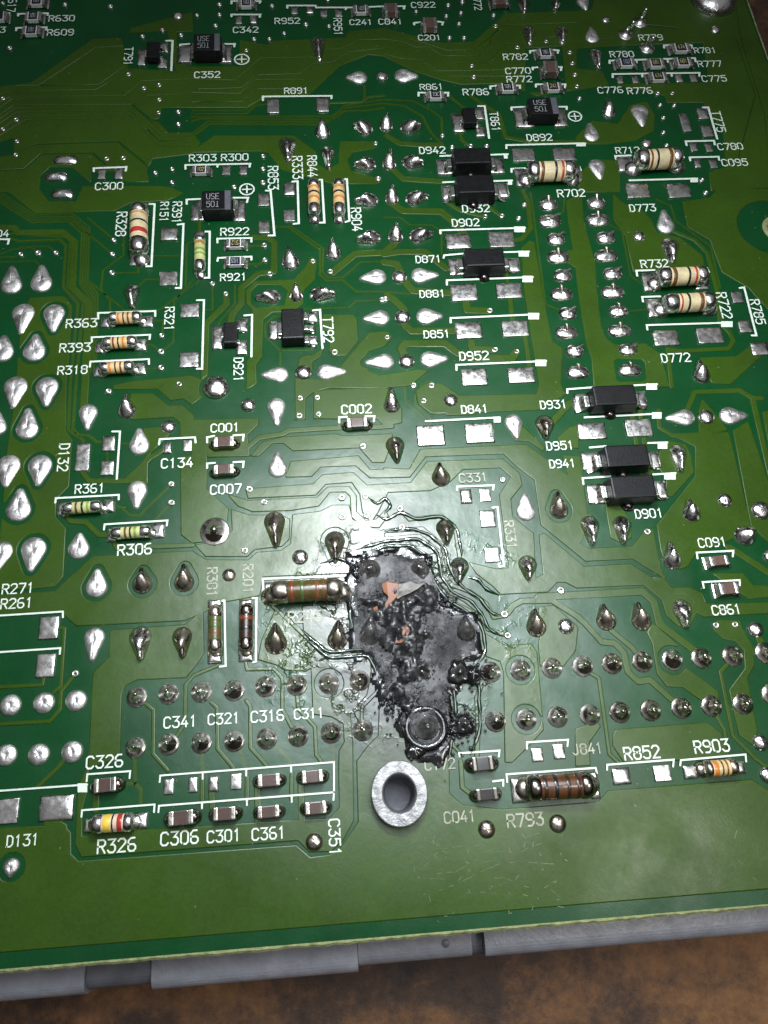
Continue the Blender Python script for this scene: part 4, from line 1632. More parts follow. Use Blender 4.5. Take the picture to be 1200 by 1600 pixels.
for ln in '''-3664 9773 -3472 9775 203 101 w 0 R630
-3671 9516 -3465 9517 199 101 w 0 R609
-3652 10059 -3450 10061 208 101 w 0 -
-963 9968 -772 9970 196 103 w 0 -
535 9815 721 9817 196 103 w 0 C241
1364 8252 1564 8252 165 10C w 0 R861
2854 8954 3055 8954 177 181 w 0 R782
2279 8358 2490 8357 179 101 w 0 R786
2857 8352 3070 8352 180 241 y 0 R772
4639 9003 4871 9003 193 474 y 0 R781
3869 8754 4088 8754 188 102 b 0 R780
4261 8733 4472 8733 189 681 y 0 R779
4619 8746 4840 8746 190 681 y 0 R777
4238 8493 4456 8493 185 474 y 0 R776
-1500 7137 -1315 7136 148 102 y 0 R303
-1102 6048 -910 6044 153 512 y 1 R922
-1101 5800 -911 5796 150 103 b 1 R921
-4079 9782 -3905 9790 203 - w 0 -'''.splitlines():
    f = ln.split()
    ax, ay, bx, by, wid = (int(v) / 1000 for v in f[:5])
    wid *= .74
    code, tint, flip, ref = f[5], f[6], int(f[7]), f[8]
    L = math.hypot(bx - ax, by - ay)
    lab = 'small flat chip resistor' + (' marked ' + code if code != '-' else '') + (' at reference ' + ref if ref != '-' else '')
    c = component('chip_resistor', ((ax + bx) / 2, (ay + by) / 2, 0.012), math.atan2(by - ay, bx - ax), lab)
    link('body', box_mesh('body', 0, 0, .025, L * .86, wid, .05, 'ceramic_white', .004), c)
    link('top_coat', box_mesh('top_coat', 0, 0, .0525, L * .56, wid * .9, .006, 'chip_blue' if tint == 'b' else 'chip_black', .002, 1), c)
    if code != '-':
        me = text_mesh('printed_code', code.replace('K', 'K'), L * .40, PI if flip else 0, 'chip_text_' + tint, 0, 0.8, wid * .5)
        link('printed_code', me, c, (0, 0, .0565))
    for s in (-1, 1):
        link('end_cap', box_mesh('end_cap', s * L * .43, 0, .026, L * .18, wid * 1.02, .054, 'pad_solder', .006), c)
        fl = link('solder_fillet', fillet(L * .20, wid * 1.15, .045, 'pad_solder'), c, (s * L * .52, 0, -.01))
        fl.rotation_euler.z = 0 if s > 0 else PI

for ln in '''1416 9488 1592 9484 192 90 0 C201
936 9775 1104 9772 177 90 0 C841
2876 8640 3057 8635 203 100 0 C770
2380 9915 2587 9923 162 70 0 -
123 3705 332 3709 113 80 1 C002
-1215 3558 -1018 3562 116 80 1 C001
-1212 3255 -1018 3259 108 80 1 C007
3526 2032 3712 2040 99 70 0 C091
3552 1753 3734 1755 113 80 0 C861
-2170 381 -1991 389 116 90 1 C326
-1545 82 -1345 88 114 90 1 C306
-1177 91 -997 93 106 90 1 C301
-811 80 -635 83 98 90 1 C361
-416 82 -244 85 102 90 1 C351
-808 328 -625 331 104 90 1 C316
-435 333 -261 337 105 90 1 C311
1028 337 1207 341 121 90 2 C172
1033 88 1215 91 100 90 2 C041'''.splitlines():
    f = ln.split()
    ax, ay, bx, by, wid, hh = (int(v) / 1000 for v in f[:6])
    wet, ref = int(f[6]), f[7]
    L = math.hypot(bx - ax, by - ay)
    kind = 'brown ceramic chip capacitor' if not wet else 'brown ceramic chip capacitor wet with dark flux' if wet == 1 else 'glossy darkened ceramic chip capacitor beside the burn'
    c = component('chip_capacitor', ((ax + bx) / 2, (ay + by) / 2, 0.012), math.atan2(by - ay, bx - ax), kind + ('' if ref == '-' else ' near reference ' + ref))
    link('body', box_mesh('body', 0, 0, hh / 2, L * .62, wid * .96, hh, ('cap_brown', 'cap_wet', 'cap_soot')[wet], .008), c)
    em = ('pad_solder', 'tan_solder', 'dark_lead')[wet]
    for s in (-1, 1):
        link('end_cap', box_mesh('end_cap', s * L * .40, 0, hh / 2 + .001, L * .24, wid, hh + .004, em, .012), c)
        if wet:
            q = wid * .60
            mound = lathe('solder_fillet', [(q, 0), (q * .97, hh * .08), (q * .85, hh * .34), (q * .62, hh * .62), (q * .35, hh * .78), (.001, hh * .82)], 'dark_lead', 18, .95)
            link('solder_fillet', mound, c, (s * L * .47, 0, -.01))
        else:
            fl = link('solder_fillet', fillet(L * .2, wid * 1.15, hh * .85, 'pad_solder'), c, (s * L * .515, 0, -.01))
            fl.rotation_euler.z = 0 if s > 0 else PI

def x_lathe(name, prof, mat, n=20):
    rings = [[(x, r * math.cos(2 * PI * j / n), r * math.sin(2 * PI * j / n)) for j in range(n)] for x, r in prof]
    return rings_mesh(name, rings, mat, cap=True, close_start=True)

for ln in '''-2077 6568 -2047 5894 199 beige 0 R328 0.24,0.035,orange 0.4,0.04,black 0.6,0.1,red 0.655,0.02,cream
-98 6885 -108 6394 136 peach 0 R844 0.25,0.06,orange 0.4,0.06,black 0.56,0.07,orange
193 6884 176 6383 136 peach 0 R904 0.25,0.06,orange 0.4,0.06,black 0.56,0.07,orange
-1397 6130 -1389 5664 123 palegreen 0 R151 0.22,0.09,ochre 0.42,0.07,leaf 0.55,0.07,leaf
-2333 5084 -1985 5084 129 peach 0 R363 0.32,0.07,orange 0.47,0.05,black 0.61,0.06,brown
-2381 4774 -2018 4781 127 peach 0 R393 0.34,0.06,maroon 0.48,0.05,black 0.62,0.07,orange
-2388 4471 -2037 4478 125 peach 0 R318 0.32,0.07,orange 0.48,0.05,black 0.63,0.06,brown
2408 6893 2991 6893 233 beige 0 R702 0.29,0.07,brown 0.56,0.05,black 0.7,0.05,red
3735 7024 4303 7045 238 beige 0 R712 0.3,0.05,rust 0.43,0.05,black 0.71,0.08,brown
3660 5330 4234 5340 207 beige 0 R732 0.31,0.08,brown 0.59,0.05,black 0.73,0.05,red
3659 4976 4232 4984 211 beige 0 R722 0.31,0.04,red 0.45,0.05,black 0.7,0.08,brown
-2640 2926 -2267 2932 116 palegreen 0 R361 0.37,0.06,maroon 0.52,0.06,black 0.66,0.07,leaf
-2172 2645 -1789 2649 115 palegreen 0 R306 0.38,0.06,brown 0.5,0.05,black 0.62,0.07,leaf
-682 1965 -10 1961 204 amber 1 R246 0.31,0.05,rust 0.45,0.05,moss 0.66,0.05,brown 0.745,0.03,brown
-1184 1873 -1180 1447 123 olive 1 R381 0.3,0.07,moss 0.44,0.07,moss 0.58,0.07,brown
-898 1873 -906 1441 129 umber 1 R201 0.3,0.09,rust 0.52,0.09,black
-2174 87 -1825 82 143 pinkcream 0 R326 0.39,0.17,yellow 0.525,0.045,black 0.69,0.12,red
1458 114 2032 105 212 coffee 1 R793 0.26,0.06,umber 0.42,0.06,black 0.6,0.06,umber 0.75,0.06,umber
3039 163 3337 163 137 peach 1 R903 0.3,0.14,orange 0.48,0.05,black 0.62,0.06,brown'''.splitlines():
    f = ln.split()
    ax, ay, bx, by, dia = (int(v) / 1000 for v in f[:5])
    body, wet, ref = f[5], int(f[6]), f[7]
    bands = [b.split(',') for b in f[8:]]
    L, r = math.hypot(bx - ax, by - ay), dia / 2
    names = {'leaf': 'green', 'moss': 'dull green', 'rust': 'rust red', 'umber': 'dark brown', 'maroon': 'maroon'}
    words = ', '.join(names.get(b[2], b[2]) for b in bands)
    bodyname = {'palegreen': 'pale green', 'pinkcream': 'pinkish cream', 'umber': 'blackened brown', 'coffee': 'glossy brown'}.get(body, body)
    c = component('round_resistor', ((ax + bx) / 2, (ay + by) / 2, r + 0.01), math.atan2(by - ay, bx - ax), '%s cylindrical resistor %s with %s bands' % (bodyname, ref, words))
    e = 0.27
    lo, hi = (min(float(b[0]) - float(b[1]) / 2 for b in bands), max(float(b[0]) + float(b[1]) / 2 for b in bands))
    c0, c1 = min(e, lo - .03), max(1 - e, hi + .03)
    X = lambda t: (t - .5) * L
    link('body', x_lathe('body', [(X(c0) - .02, r * .9), (X(c0), r * .96), (X(c0 + .03), r * .985), (X(c1 - .03), r * .985), (X(c1), r * .96), (X(c1) + .02, r * .9)], 'paint_' + body), c)
    for t, w, colr in bands:
        t, w = float(t), float(w)
        link('colour_band', x_lathe('colour_band', [(X(t - w / 2), r * .98), (X(t - w / 2) + .004, r * 1.0), (X(t + w / 2) - .004, r * 1.0), (X(t + w / 2), r * .98)], 'paint_' + colr), c)
    em = 'dark_lead' if body in ('umber', 'coffee') else 'flux_solder' if wet else 'solder'
    for s, edge in ((-1, c0), (1, c1)):
        w = abs(X(edge)) - 0.5 * L
        p0, p1 = abs(X(edge)), L / 2
        q = p1 - p0
        prof = [(p0, r * .97), (p0 + q * .06, r * 1.04), (p0 + q * .45, r * 1.06), (p0 + q * .72, r * 1.0), (p0 + q * .9, r * .82), (p1, r * .5), (p1 + .004, r * .2)]
        link('end_cap', x_lathe('end_cap', [(s * x, rr) for x, rr in (prof if s > 0 else prof)], em), c)
        mound = lathe('solder_fillet', [(r * 1.0, 0), (r * .96, r * .06), (r * .84, r * .24), (r * .64, r * .44), (r * .38, r * .58), (.001, r * .64)], 'flux_solder' if wet else 'solder', 20, 1.0)
        link('solder_fillet', mound, c, (s * (L / 2 - r * .10), 0, -r - .004))

for ln in '''1778 7100 431 228 200 D942
1767 6673 423 259 200 D932
1751 5627 426 228 200 D871
2884 3827 439 220 200 D931
2884 3138 432 227 200 D941
2881 2802 431 227 200 D901'''.splitlines():
    f = ln.split()
    x, y, w, h, z = (int(v) / 1000 for v in f[:5])
    c = component('diode', (x, y, 0), 0, 'black block diode at reference ' + f[5])
    link('body', box_mesh('body', 0, 0, z * .5 + .01, w * 1.10, h * 1.12, z - .02, 'epoxy', .016, 2, .09), c)
    for s in (-1, 1):
        link('lead', box_mesh('lead', s * w * .60, 0, .055, w * .13, h * .60, .09, 'lead', .012), c)
        fl = link('solder_fillet', fillet(w * .24, h * .72, .085, 'pad_solder'), c, (s * w * .64, 0, 0))
        fl.rotation_euler.z = 0 if s > 0 else PI
    g = lathe('glue_drop', [(.066, 0), (.063, .016), (.052, .036), (.034, .050), (.014, .057), (.001, .058)], 'glue', 14, .8)
    link('glue_drop', g, c, (w * random.uniform(-.06, .08), -h * .60, .004))

for ln in '''-1341 9087 332 283 180 C352
-1199 6556 329 268 180 C353
2746 7886 355 256 180 C851'''.splitlines():
    f = ln.split()
    x, y, w, h, z = (int(v) / 1000 for v in f[:5])
    c = component('tantalum_capacitor', (x, y, 0), 0, 'black block capacitor with grey polarity bar and USE marking at reference ' + f[5])
    link('body', box_mesh('body', 0, 0, z * .5 + .01, w * 1.05, h * 1.10, z - .02, 'epoxy', .016, 2, .05), c)
    link('polarity_bar', box_mesh('polarity_bar', w * .38, 0, z * .5 + .012, w * .22, h * 1.06, z - .015, 'epoxy_grey', .006, 1, .03), c)
    for k, t in enumerate(('USE', '50I')):
        link('printed_code', text_mesh('printed_code', t, w * .44, 0, 'mark_grey', 0, 0.7, h * .30), c, (-w * .12, h * (.20 - .42 * k), z + .004))
    for s in (-1, 1):
        link('lead', box_mesh('lead', s * w * .56, 0, .06, w * .08, h * .62, .10, 'lead', .01), c)
        fl = link('solder_fillet', fillet(w * .28, h * .9, .09, 'pad_solder'), c, (s * w * .58, 0, 0))
        fl.rotation_euler.z = 0 if s > 0 else PI

for ln in '''-2021 9073 158 283 100 T791
1837 7842 149 265 100 T861
-1052 4834 141 265 100 D921
-390 4885 229 387 150 T792'''.splitlines():
    f = ln.split()
    x, y, w, h, z = (int(v) / 1000 for v in f[:5])
    tall = h / w > 1.35
    c = component('transistor', (x, y, 0), 0, 'small black three-legged transistor at reference ' + f[5])
    link('body', box_mesh('body', 0, 0, z * .5 + .02, w * 1.12, h * 1.06, z - .03, 'epoxy', .014, 2, .10), c)
    ends = [(-1, 0, .26)] + [(1, .34, .2), (1, -.34, .2)]
    if f[5] == 'T792':
        ends = [(-1, 0, .40), (1, .36, .22), (1, 0, .16), (1, -.38, .24)]
    for s, v, q in ends:
        link('lead', box_mesh('lead', s * w * .58, v * h, .045, w * .26, q * h, .05, 'lead', .008), c)
        fl = link('solder_fillet', fillet(w * .36, q * h * 1.25, .06, 'pad_solder'), c, (s * w * .68, v * h, 0))
        fl.rotation_euler.z = 0 if s > 0 else PI

# ------------------------------------------------------------------ spacer and mounting hole
sp = link('spacer', None, board, (STAND[0], STAND[1], 0), 'grey metal mounting spacer with a dark threaded bore')
link('collar', lathe('collar', [(.240, -.02), (.240, .112), (.2395, .114), (.232, .1255), (.230, .126), (.229, .126), (.200, .127), (.152, .126), (.151, .126), (.150, .1255), (.1405, .118), (.140, .117)], 'aluminium', 40, 1.12), sp)
bore = [(.140, .118)]
for k in range(16):
    zz = .10 - k * .045
    bore += [(.137, zz), (.122, zz - .022)]
bore += [(.11, -.75), (.001, -.75)]
link('bore', lathe('bore', bore, 'bore_metal', 36, 1.12), sp)
mh = link('mounting_hole', None, board, (HOLE[0], HOLE[1], 0), 'bare mounting hole at the right edge')
link('rim', lathe('rim', [(.19, .001), (.185, .012), (.165, .014), (.13, .012), (.122, 0), (.12, -.15)], 'laminate_edge', 32), mh)

# ------------------------------------------------------------------ the burn
BURN = pairs('97,2291 344,2309 652,2310 818,2223 850,2035 911,1782 1131,1694 1239,1578 1218,1298 1045,1227 994,1079 912,970 885,593 778,428 580,420 440,558 408,724 511,872 323,975 268,1183 233,1360 37,1408 35,1592 62,1864')
bx = [p[0] for p in BURN]
by = [p[1] for p in BURN]
step = 0.022
nx, ny = int((max(bx) - min(bx)) / step) + 8, int((max(by) - min(by)) / step) + 8
gx = (min(bx) - 4 * step + np.arange(nx) * step)[None, :]
gy = (min(by) - 4 * step + np.arange(ny) * step)[:, None]
rng = np.random.default_rng(3)
def smooth_noise(nx, ny, cell):
    a = rng.standard_normal((ny // cell + 3, nx // cell + 3))
    ys, xs = np.arange(ny) / cell, np.arange(nx) / cell
    j, i = ys.astype(int)[:, None], xs.astype(int)[None, :]
    fy, fx = (ys % 1)[:, None], (xs % 1)[None, :]
    fy, fx = fy * fy * (3 - 2 * fy), fx * fx * (3 - 2 * fx)
    return a[j, i] * (1 - fy) * (1 - fx) + a[j + 1, i] * fy * (1 - fx) + a[j, i + 1] * (1 - fy) * fx + a[j + 1, i + 1] * fy * fx
sd = poly_sd(gx + np.zeros((ny, 1)), gy + np.zeros((1, nx)), BURN)
sd = sd + 0.02 * smooth_noise(nx, ny, 4) + 0.012 * smooth_noise(nx, ny, 2)
RIDGE = [(0.225, 1.885), (0.613, 1.831), (0.679, 1.552), (0.456, 1.358), (0.590, 1.203), (0.657, 0.970), (0.448, 0.871)]
rd = -line_sd(gx + np.zeros((ny, 1)), gy + np.zeros((1, nx)), RIDGE, 0.0)
rough = np.exp(-(rd / 0.16) ** 2)
z = 0.010 + 0.03 * np.clip(sd / 0.12, 0, 1) + (0.006 + 0.035 * rough) * np.abs(smooth_noise(nx, ny, 3)) + 0.012 * rough * np.abs(smooth_noise(nx, ny, 1)) + 0.012 * smooth_noise(nx, ny, 9)
z = np.maximum(z, 0.012)
verts, faces, vid = [], [], {}
for j in range(ny):
    for i in range(nx):
        if sd[j, i] > -0.02:
            vid[j, i] = len(verts)
            verts.append((float(gx[0, i]), float(gy[j, 0]), float(z[j, i] if sd[j, i] > 0.0 else 0.004)))
for j in range(ny - 1):
    for i in range(nx - 1):
        q = [(j, i), (j, i + 1), (j + 1, i + 1), (j + 1, i)]
        if all(k in vid for k in q):
            faces.append(tuple(vid[k] for k in q))
link('scorched_plate', mesh('scorched_plate', verts, faces, 'char'), board, label='grey scorched copper laid bare round the burn')

# lacquer burnt black and run together along the border of the plate
bl = sd + 0.028 + 0.03 * smooth_noise(nx, ny, 6) + 0.006 * smooth_noise(nx, ny, 2)
verts, faces, vid = [], [], {}
for j in range(ny):
    for i in range(nx):
        if -0.03 < bl[j, i] and sd[j, i] < 0.05:
            vid[j, i] = len(verts)
            verts.append((float(gx[0, i]), float(gy[j, 0]), float(0.011 + 0.016 * min(1, max(0, bl[j, i] / .05)) + 0.002 * random.random() if bl[j, i] > 0 else 0.004)))
for j in range(ny - 1):
    for i in range(nx - 1):
        q = [(j, i), (j, i + 1), (j + 1, i + 1), (j + 1, i)]
        if all(k in vid for k in q):
            faces.append(tuple(vid[k] for k in q))
link('burnt_lacquer', mesh('burnt_lacquer', verts, faces, 'black_tar'), board, label='black burnt lacquer bordering the burn')

# black crust heaped along the middle and at the lower left border
CRUST = [(0.146, 1.871), (0.375, 1.870), (0.620, 1.917), (0.818, 1.955), (0.911, 1.788), (0.771, 1.710), (0.679, 1.552), (0.743, 1.399), (0.660, 1.263), (0.715, 1.097), (0.546, 1.017), (0.571, 0.902), (0.522, 0.727), (0.410, 0.901), (0.316, 1.032), (0.453, 1.160), (0.405, 1.302), (0.342, 1.412), (0.265, 1.488), (0.333, 1.616), (0.244, 1.718)]
cd = poly_sd(gx + np.zeros((ny, 1)), gy + np.zeros((1, nx)), CRUST) + 0.035 * smooth_noise(nx, ny, 4) + 0.02 * smooth_noise(nx, ny, 2)
zc = z + 0.004 + 0.05 * np.clip(cd / 0.10, 0, 1) * (0.5 + np.abs(smooth_noise(nx, ny, 3))) + 0.016 * np.abs(smooth_noise(nx, ny, 1))
verts, faces, vid = [], [], {}
for j in range(ny):
    for i in range(nx):
        if cd[j, i] > -0.015:
            vid[j, i] = len(verts)
            verts.append((float(gx[0, i]), float(gy[j, 0]), float(zc[j, i] if cd[j, i] > 0.0 else 0.006)))
for j in range(ny - 1):
    for i in range(nx - 1):
        q = [(j, i), (j, i + 1), (j + 1, i + 1), (j + 1, i)]
        if all(k in vid for k in q):
            faces.append(tuple(vid[k] for k in q))
link('char_crust', mesh('char_crust', verts, faces, 'crumb'), board, label='black granular crust heaped in the middle of the burn')

# loose blistered grains along the middle of the burn
gb = bmesh.new()
def grain(p, r):
    m = Matrix.Translation((p[0], p[1], p[2])) @ Matrix.Rotation(random.uniform(0, 6), 4, Vector((random.random() + .1, random.random(), random.random())).normalized()) @ Matrix.Diagonal((r * random.uniform(.7, 1.2), r * random.uniform(.7, 1.2), r * random.uniform(.5, .9), 1))
    bmesh.ops.create_icosphere(gb, subdivisions=1, radius=1.0, matrix=m)
for _ in range(1300):
    k = random.randrange(len(RIDGE) - 1)
    t = random.random()
    x = RIDGE[k][0] + (RIDGE[k + 1][0] - RIDGE[k][0]) * t + random.gauss(0, .10)
    y = RIDGE[k][1] + (RIDGE[k + 1][1] - RIDGE[k][1]) * t + random.gauss(0, .085)
    grain((x, y, .05 + random.uniform(-.01, .02)), random.uniform(.005, .015))
for c0, sg, nn in (((1.138, 1.110), .07, 70), ((0.984, 0.669), .08, 70), ((0.659, 0.663), .14, 110), ((0.356, 0.944), .06, 60), ((0.908, 1.751), .07, 60), ((0.152, 2.172), .05, 40)):
    for _ in range(nn):
        grain((random.gauss(c0[0], sg), random.gauss(c0[1], sg), .035), random.uniform(.008, .024))
grains = link('char_grains', from_bm('char_grains', gb, 'crumb', True), board)
grains['kind'] = 'stuff'

# shiny molten blobs at the border of the burn
def blob(c, r, hgt, sy=1.0):
    nn = 30
    ph = [random.uniform(0, 6) for _ in range(4)]
    rings = []
    for t, zz in ((1.0, 0.0), (0.97, .35), (.86, .68), (.68, .88), (.42, .98), (.12, 1.0)):
        rings.append([(r * t * (1 + .10 * math.sin(3 * a + ph[0]) + .06 * math.sin(7 * a + ph[1])) * math.cos(a), sy * r * t * (1 + .10 * math.sin(3 * a + ph[0]) + .06 * math.sin(7 * a + ph[1])) * math.sin(a), zz * hgt * (1 + .12 * math.sin(4 * a + ph[2]) * (t > .3))) for a in (2 * PI * k / nn for k in range(nn))])
    link('molten_blob', rings_mesh('molten_blob', rings, 'black_tar'), board, (c[0], c[1], .008))
blob((1.126, 1.111), .075, .09, 1.25)
blob((1.000, 1.136), .12, .05)
blob((0.996, 0.674), .10, .06)
blob((0.890, 0.637), .05, .06)
blob((0.548, 0.497), .09, .05)
blob((0.816, 2.197), .045, .05, 1.4)
blob((0.125, 2.142), .045, .05, 1.6)
# collapsed ring of lacquer round the lowest joint
ring_prof = [(.21, .0), (.205, .03), (.185, .052), (.160, .058), (.138, .045), (.12, .02)]
link('molten_ring', lathe('molten_ring', ring_prof, 'black_tar', 36), board, (*(0.654, 0.675), .01))

# lacquer that boiled and set again in winding ridges along the tracks next to the burn
def ridge(pl, r):
    fine_pl = []
    for a_, b_ in zip(pl[:-1], pl[1:]):
        m_ = max(2, int(math.hypot(b_[0] - a_[0], b_[1] - a_[1]) / .03))
        for u in range(m_):
            fine_pl.append((a_[0] + (b_[0] - a_[0]) * u / m_ + random.gauss(0, .006), a_[1] + (b_[1] - a_[1]) * u / m_ + random.gauss(0, .006)))
    fine_pl.append(pl[-1])
    for _ in range(2):
        fine_pl = [fine_pl[0]] + [tuple((p0[k] + 2 * p1[k] + p2[k]) / 4 for k in (0, 1)) for p0, p1, p2 in zip(fine_pl, fine_pl[1:], fine_pl[2:])] + [fine_pl[-1]]
    verts, faces = [], []
    n_ = len(fine_pl)
    for k, (x, y) in enumerate(fine_pl):
        p0, p1 = fine_pl[max(0, k - 1)], fine_pl[min(n_ - 1, k + 1)]
        d = Vector((p1[0] - p0[0], p1[1] - p0[1])).normalized()
        rr = r * (0.7 + 0.5 * random.random()) * min(1, .25 + min(k, n_ - 1 - k) / 4)
        for q in range(7):
            a = PI * q / 6
            verts.append((x - d.y * rr * math.cos(a), y + d.x * rr * math.cos(a), .007 + rr * .85 * math.sin(a)))
    for k in range(n_ - 1):
        for q in range(6):
            s = 7 * k + q
            faces.append((s, s + 7, s + 8, s + 1))
    link('lacquer_ridge', mesh('lacquer_ridge', verts, faces, 'wet_lacquer'), board)
for q in ([(0.138, 2.366), (0.415, 2.441), (0.757, 2.448), (0.924, 2.294), (0.938, 2.062), (1.020, 1.899), (1.180, 1.808), (1.275, 1.679), (1.328, 1.518), (1.440, 1.450)], [(0.422, 2.540), (0.673, 2.559), (0.843, 2.496), (1.002, 2.329), (1.027, 2.088), (1.121, 1.937), (1.279, 1.821), (1.370, 1.661), (1.500, 1.635)], [(0.190, 2.311), (0.411, 2.383), (0.659, 2.388), (0.809, 2.262), (0.848, 2.017), (0.963, 1.822), (1.133, 1.712), (1.230, 1.609), (1.270, 1.485), (1.274, 1.318), (1.171, 1.195)], [(-0.411, 1.620), (-0.174, 1.398), (0.107, 1.403), (0.225, 1.408)], [(-0.379, 1.540), (-0.165, 1.344), (0.198, 1.351), (0.257, 1.196), (0.281, 1.034)], [(1.162, 1.225), (1.168, 0.965), (1.140, 0.631), (1.031, 0.421)], [(0.942, 1.037), (0.942, 0.810), (0.891, 0.593), (0.831, 0.392)], [(0.371, 2.710), (0.455, 2.651), (0.593, 2.738), (0.743, 2.648), (0.998, 2.674), (1.135, 2.532), (1.156, 2.254)], [(-0.210, 2.258), (-0.025, 2.298), (0.105, 2.213)], [(0.289, 2.904), (0.378, 2.817), (0.448, 2.909), (0.516, 2.810), (0.434, 2.719)], [(1.183, 2.047), (1.288, 2.003), (1.350, 1.898), (1.465, 1.841)], [(0.055, 2.083), (0.089, 1.925), (0.043, 1.743), (0.069, 1.560)]):
    ridge(q, .019)

def flake(pl, z, mat='flake', name='bare_copper_flake', label='pink and orange flake of bared copper in the burn'):
    c = (sum(p[0] for p in pl) / len(pl), sum(p[1] for p in pl) / len(pl))
    bm = bmesh.new()
    vs = [bm.verts.new((x - c[0], y - c[1], random.uniform(0, .02))) for x, y in pl]
    f = bm.faces.new(vs)
    if f.normal.z < 0:
        f.normal_flip()
    ex = bmesh.ops.extrude_face_region(bm, geom=[f])
    for v in ex['geom']:
        if isinstance(v, bmesh.types.BMVert):
            v.co.z += .014
    bmesh.ops.recalc_face_normals(bm, faces=bm.faces[:])
    link(name, from_bm(name, bm, mat), board, (c[0], c[1], z), label)
flake([(0.361, 1.982), (0.405, 2.004), (0.459, 2.001), (0.511, 1.979), (0.525, 1.929), (0.503, 1.875), (0.476, 1.827), (0.430, 1.769), (0.387, 1.754), (0.372, 1.791), (0.405, 1.838), (0.408, 1.874), (0.368, 1.907)], .085)
flake([(0.563, 1.600), (0.616, 1.602), (0.592, 1.526), (0.552, 1.470), (0.496, 1.415), (0.437, 1.413), (0.453, 1.470), (0.510, 1.520)], .135)
flake([(0.264, 1.769), (0.301, 1.785), (0.330, 1.771), (0.339, 1.734), (0.307, 1.700), (0.279, 1.725)], .06)
flake([(0.516, 1.970), (0.571, 1.979), (0.626, 1.994), (0.689, 1.959), (0.746, 1.993), (0.768, 1.973), (0.685, 1.916), (0.617, 1.883), (0.549, 1.863), (0.493, 1.830), (0.484, 1.861), (0.505, 1.902)], .092, 'ash', 'lifted_shard', 'grey lifted shard beside the orange flake')

# fine scratches worn into the lacquer near the lower edge
sv, sf = [], []
for q in ([(0.543, -0.436), (0.706, -0.306), (0.869, -0.298), (1.020, -0.304)], [(0.650, -0.493), (0.806, -0.489), (0.935, -0.431), (1.067, -0.372), (1.231, -0.359)], [(0.654, -0.617), (0.818, -0.577), (1.008, -0.504), (1.175, -0.458), (1.349, -0.451), (1.631, -0.491)], [(1.015, -0.441), (1.071, -0.426), (1.141, -0.426)], [(1.375, -0.379), (1.434, -0.349), (1.546, -0.327)], [(1.119, -0.560), (1.189, -0.561), (1.266, -0.590)], [(1.524, -0.666), (1.595, -0.624), (1.681, -0.620)], [(1.575, -0.680), (1.632, -0.732), (1.699, -0.784)], [(0.806, -0.690), (0.873, -0.652), (0.990, -0.656), (1.158, -0.678)], [(3.196, -0.564), (3.248, -0.647), (3.308, -0.739)], [(3.207, -0.405), (3.238, -0.347), (3.286, -0.310)], [(0.541, -0.518), (0.631, -0.530), (0.710, -0.535)], [(2.102, -0.175), (2.141, -0.142)]):
    for a_, b_ in zip(q[:-1], q[1:]):
        m_ = max(1, int(math.hypot(b_[0] - a_[0], b_[1] - a_[1]) / .035))
        for u in range(m_):
            if random.random() < .62:
                p_ = [(a_[0] + (b_[0] - a_[0]) * s_ / m_ + random.uniform(-.003, .003), a_[1] + (b_[1] - a_[1]) * s_ / m_ + random.uniform(-.003, .003)) for s_ in (u, u + 1)]
                strip_into(sv, sf, p_, random.uniform(.0012, .0045), CU + .0012)
rnd = random.Random(5)
for _ in range(45):
    a = (0.449, -0.159)
    b = (1.765, -0.836)
    x, y = rnd.uniform(a[0], b[0]), rnd.uniform(b[1], a[1])
    t, q = rnd.uniform(0, 6.3), rnd.uniform(.012, .05)
    strip_into(sv, sf, [(x, y), (x + q * math.cos(t), y + q * math.sin(t))], rnd.uniform(.003, .006), CU + .0012)
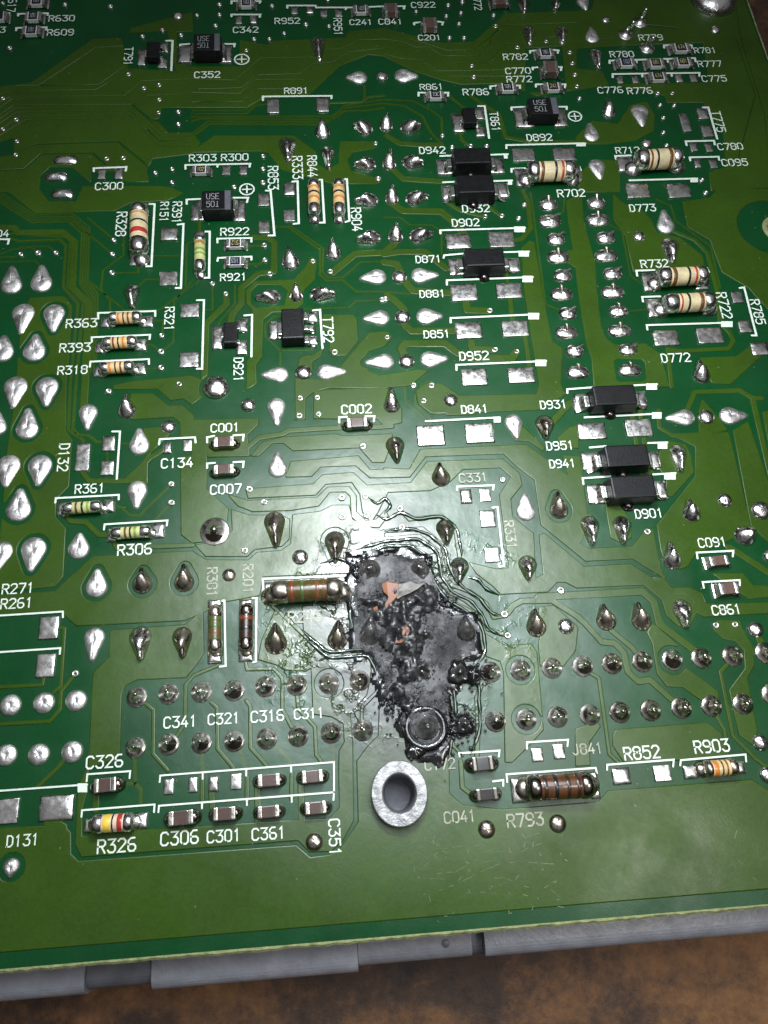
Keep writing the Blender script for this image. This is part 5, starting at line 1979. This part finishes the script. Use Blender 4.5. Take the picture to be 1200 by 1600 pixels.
for _ in range(330):
    x, y = rnd.uniform(X0 + .4, x_r - .2), rnd.uniform(y_edge + .2, 9.5)
    strip_into(sv, sf, [(x, y), (x + rnd.uniform(-.012, .012), y + rnd.uniform(-.012, .012) + .002)], rnd.uniform(.003, .010), CU + .0012)
sc = link('scratches', mesh('scratches', sv, sf, 'scratch', False), board)
sc['kind'] = 'stuff'

# ------------------------------------------------------------------ grey rail under the lower edge
ZR = -0.34
RAIL = [(-3.247, -1.203), (-2.945, -1.204), (-2.285, -1.206), (-2.287, -1.169), (-1.747, -1.188), (-0.042, -1.185), (-0.041, -1.171), (0.927, -1.174), (1.035, -1.182), (3.469, -1.217), (4.611, -1.224)]
def rail_part(name, x0, x1, y0, top, mat, label=None, rad=.10):
    y1 = 2.2
    prof = []
    for k in range(7):
        a = PI / 2 * k / 6
        prof.append((y0 + rad - rad * math.cos(a), top - rad + rad * math.sin(a)))
    prof = [(y0, top - .9)] + prof + [(y1, top), (y1, top - .9)]
    verts = [(x0, y, zz) for y, zz in prof] + [(x1, y, zz) for y, zz in prof]
    m = len(prof)
    faces = [(k, k + m, k + 1 + m, k + 1) for k in range(m - 1)] + [tuple(range(m)), tuple(range(2 * m - 1, m - 1, -1))]
    return link(name, mesh(name, verts, faces, mat, False), housing, label=label)
X = [p[0] for p in RAIL]
Yr = [p[1] for p in RAIL]
yo = sum((Yr[0], Yr[1], Yr[2], Yr[9], Yr[10])) / 5
rail_part('rail_panel', X[0] - 3, X[2], yo, ZR, 'grey_plastic')
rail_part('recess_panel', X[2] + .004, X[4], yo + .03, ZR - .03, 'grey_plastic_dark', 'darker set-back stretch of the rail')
rail_part('rail_panel', X[4] + .004, X[5], yo - .01, ZR, 'grey_plastic')
rail_part('smooth_panel', X[5] + .004, X[7], yo + .03, ZR - .03, 'grey_plastic', 'smoother stretch of the rail with a small hole')
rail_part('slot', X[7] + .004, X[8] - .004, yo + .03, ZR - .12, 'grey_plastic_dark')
rail_part('rail_panel', X[8], X[10] + 3, yo + .02, ZR, 'grey_plastic')
hp = [(0.704, -1.057)][0]
link('small_hole', lathe('small_hole', [(.034, .001), (.032, .0025), (.001, .0025)], 'grey_plastic_dark', 18), housing, (hp[0], hp[1], ZR - .03))
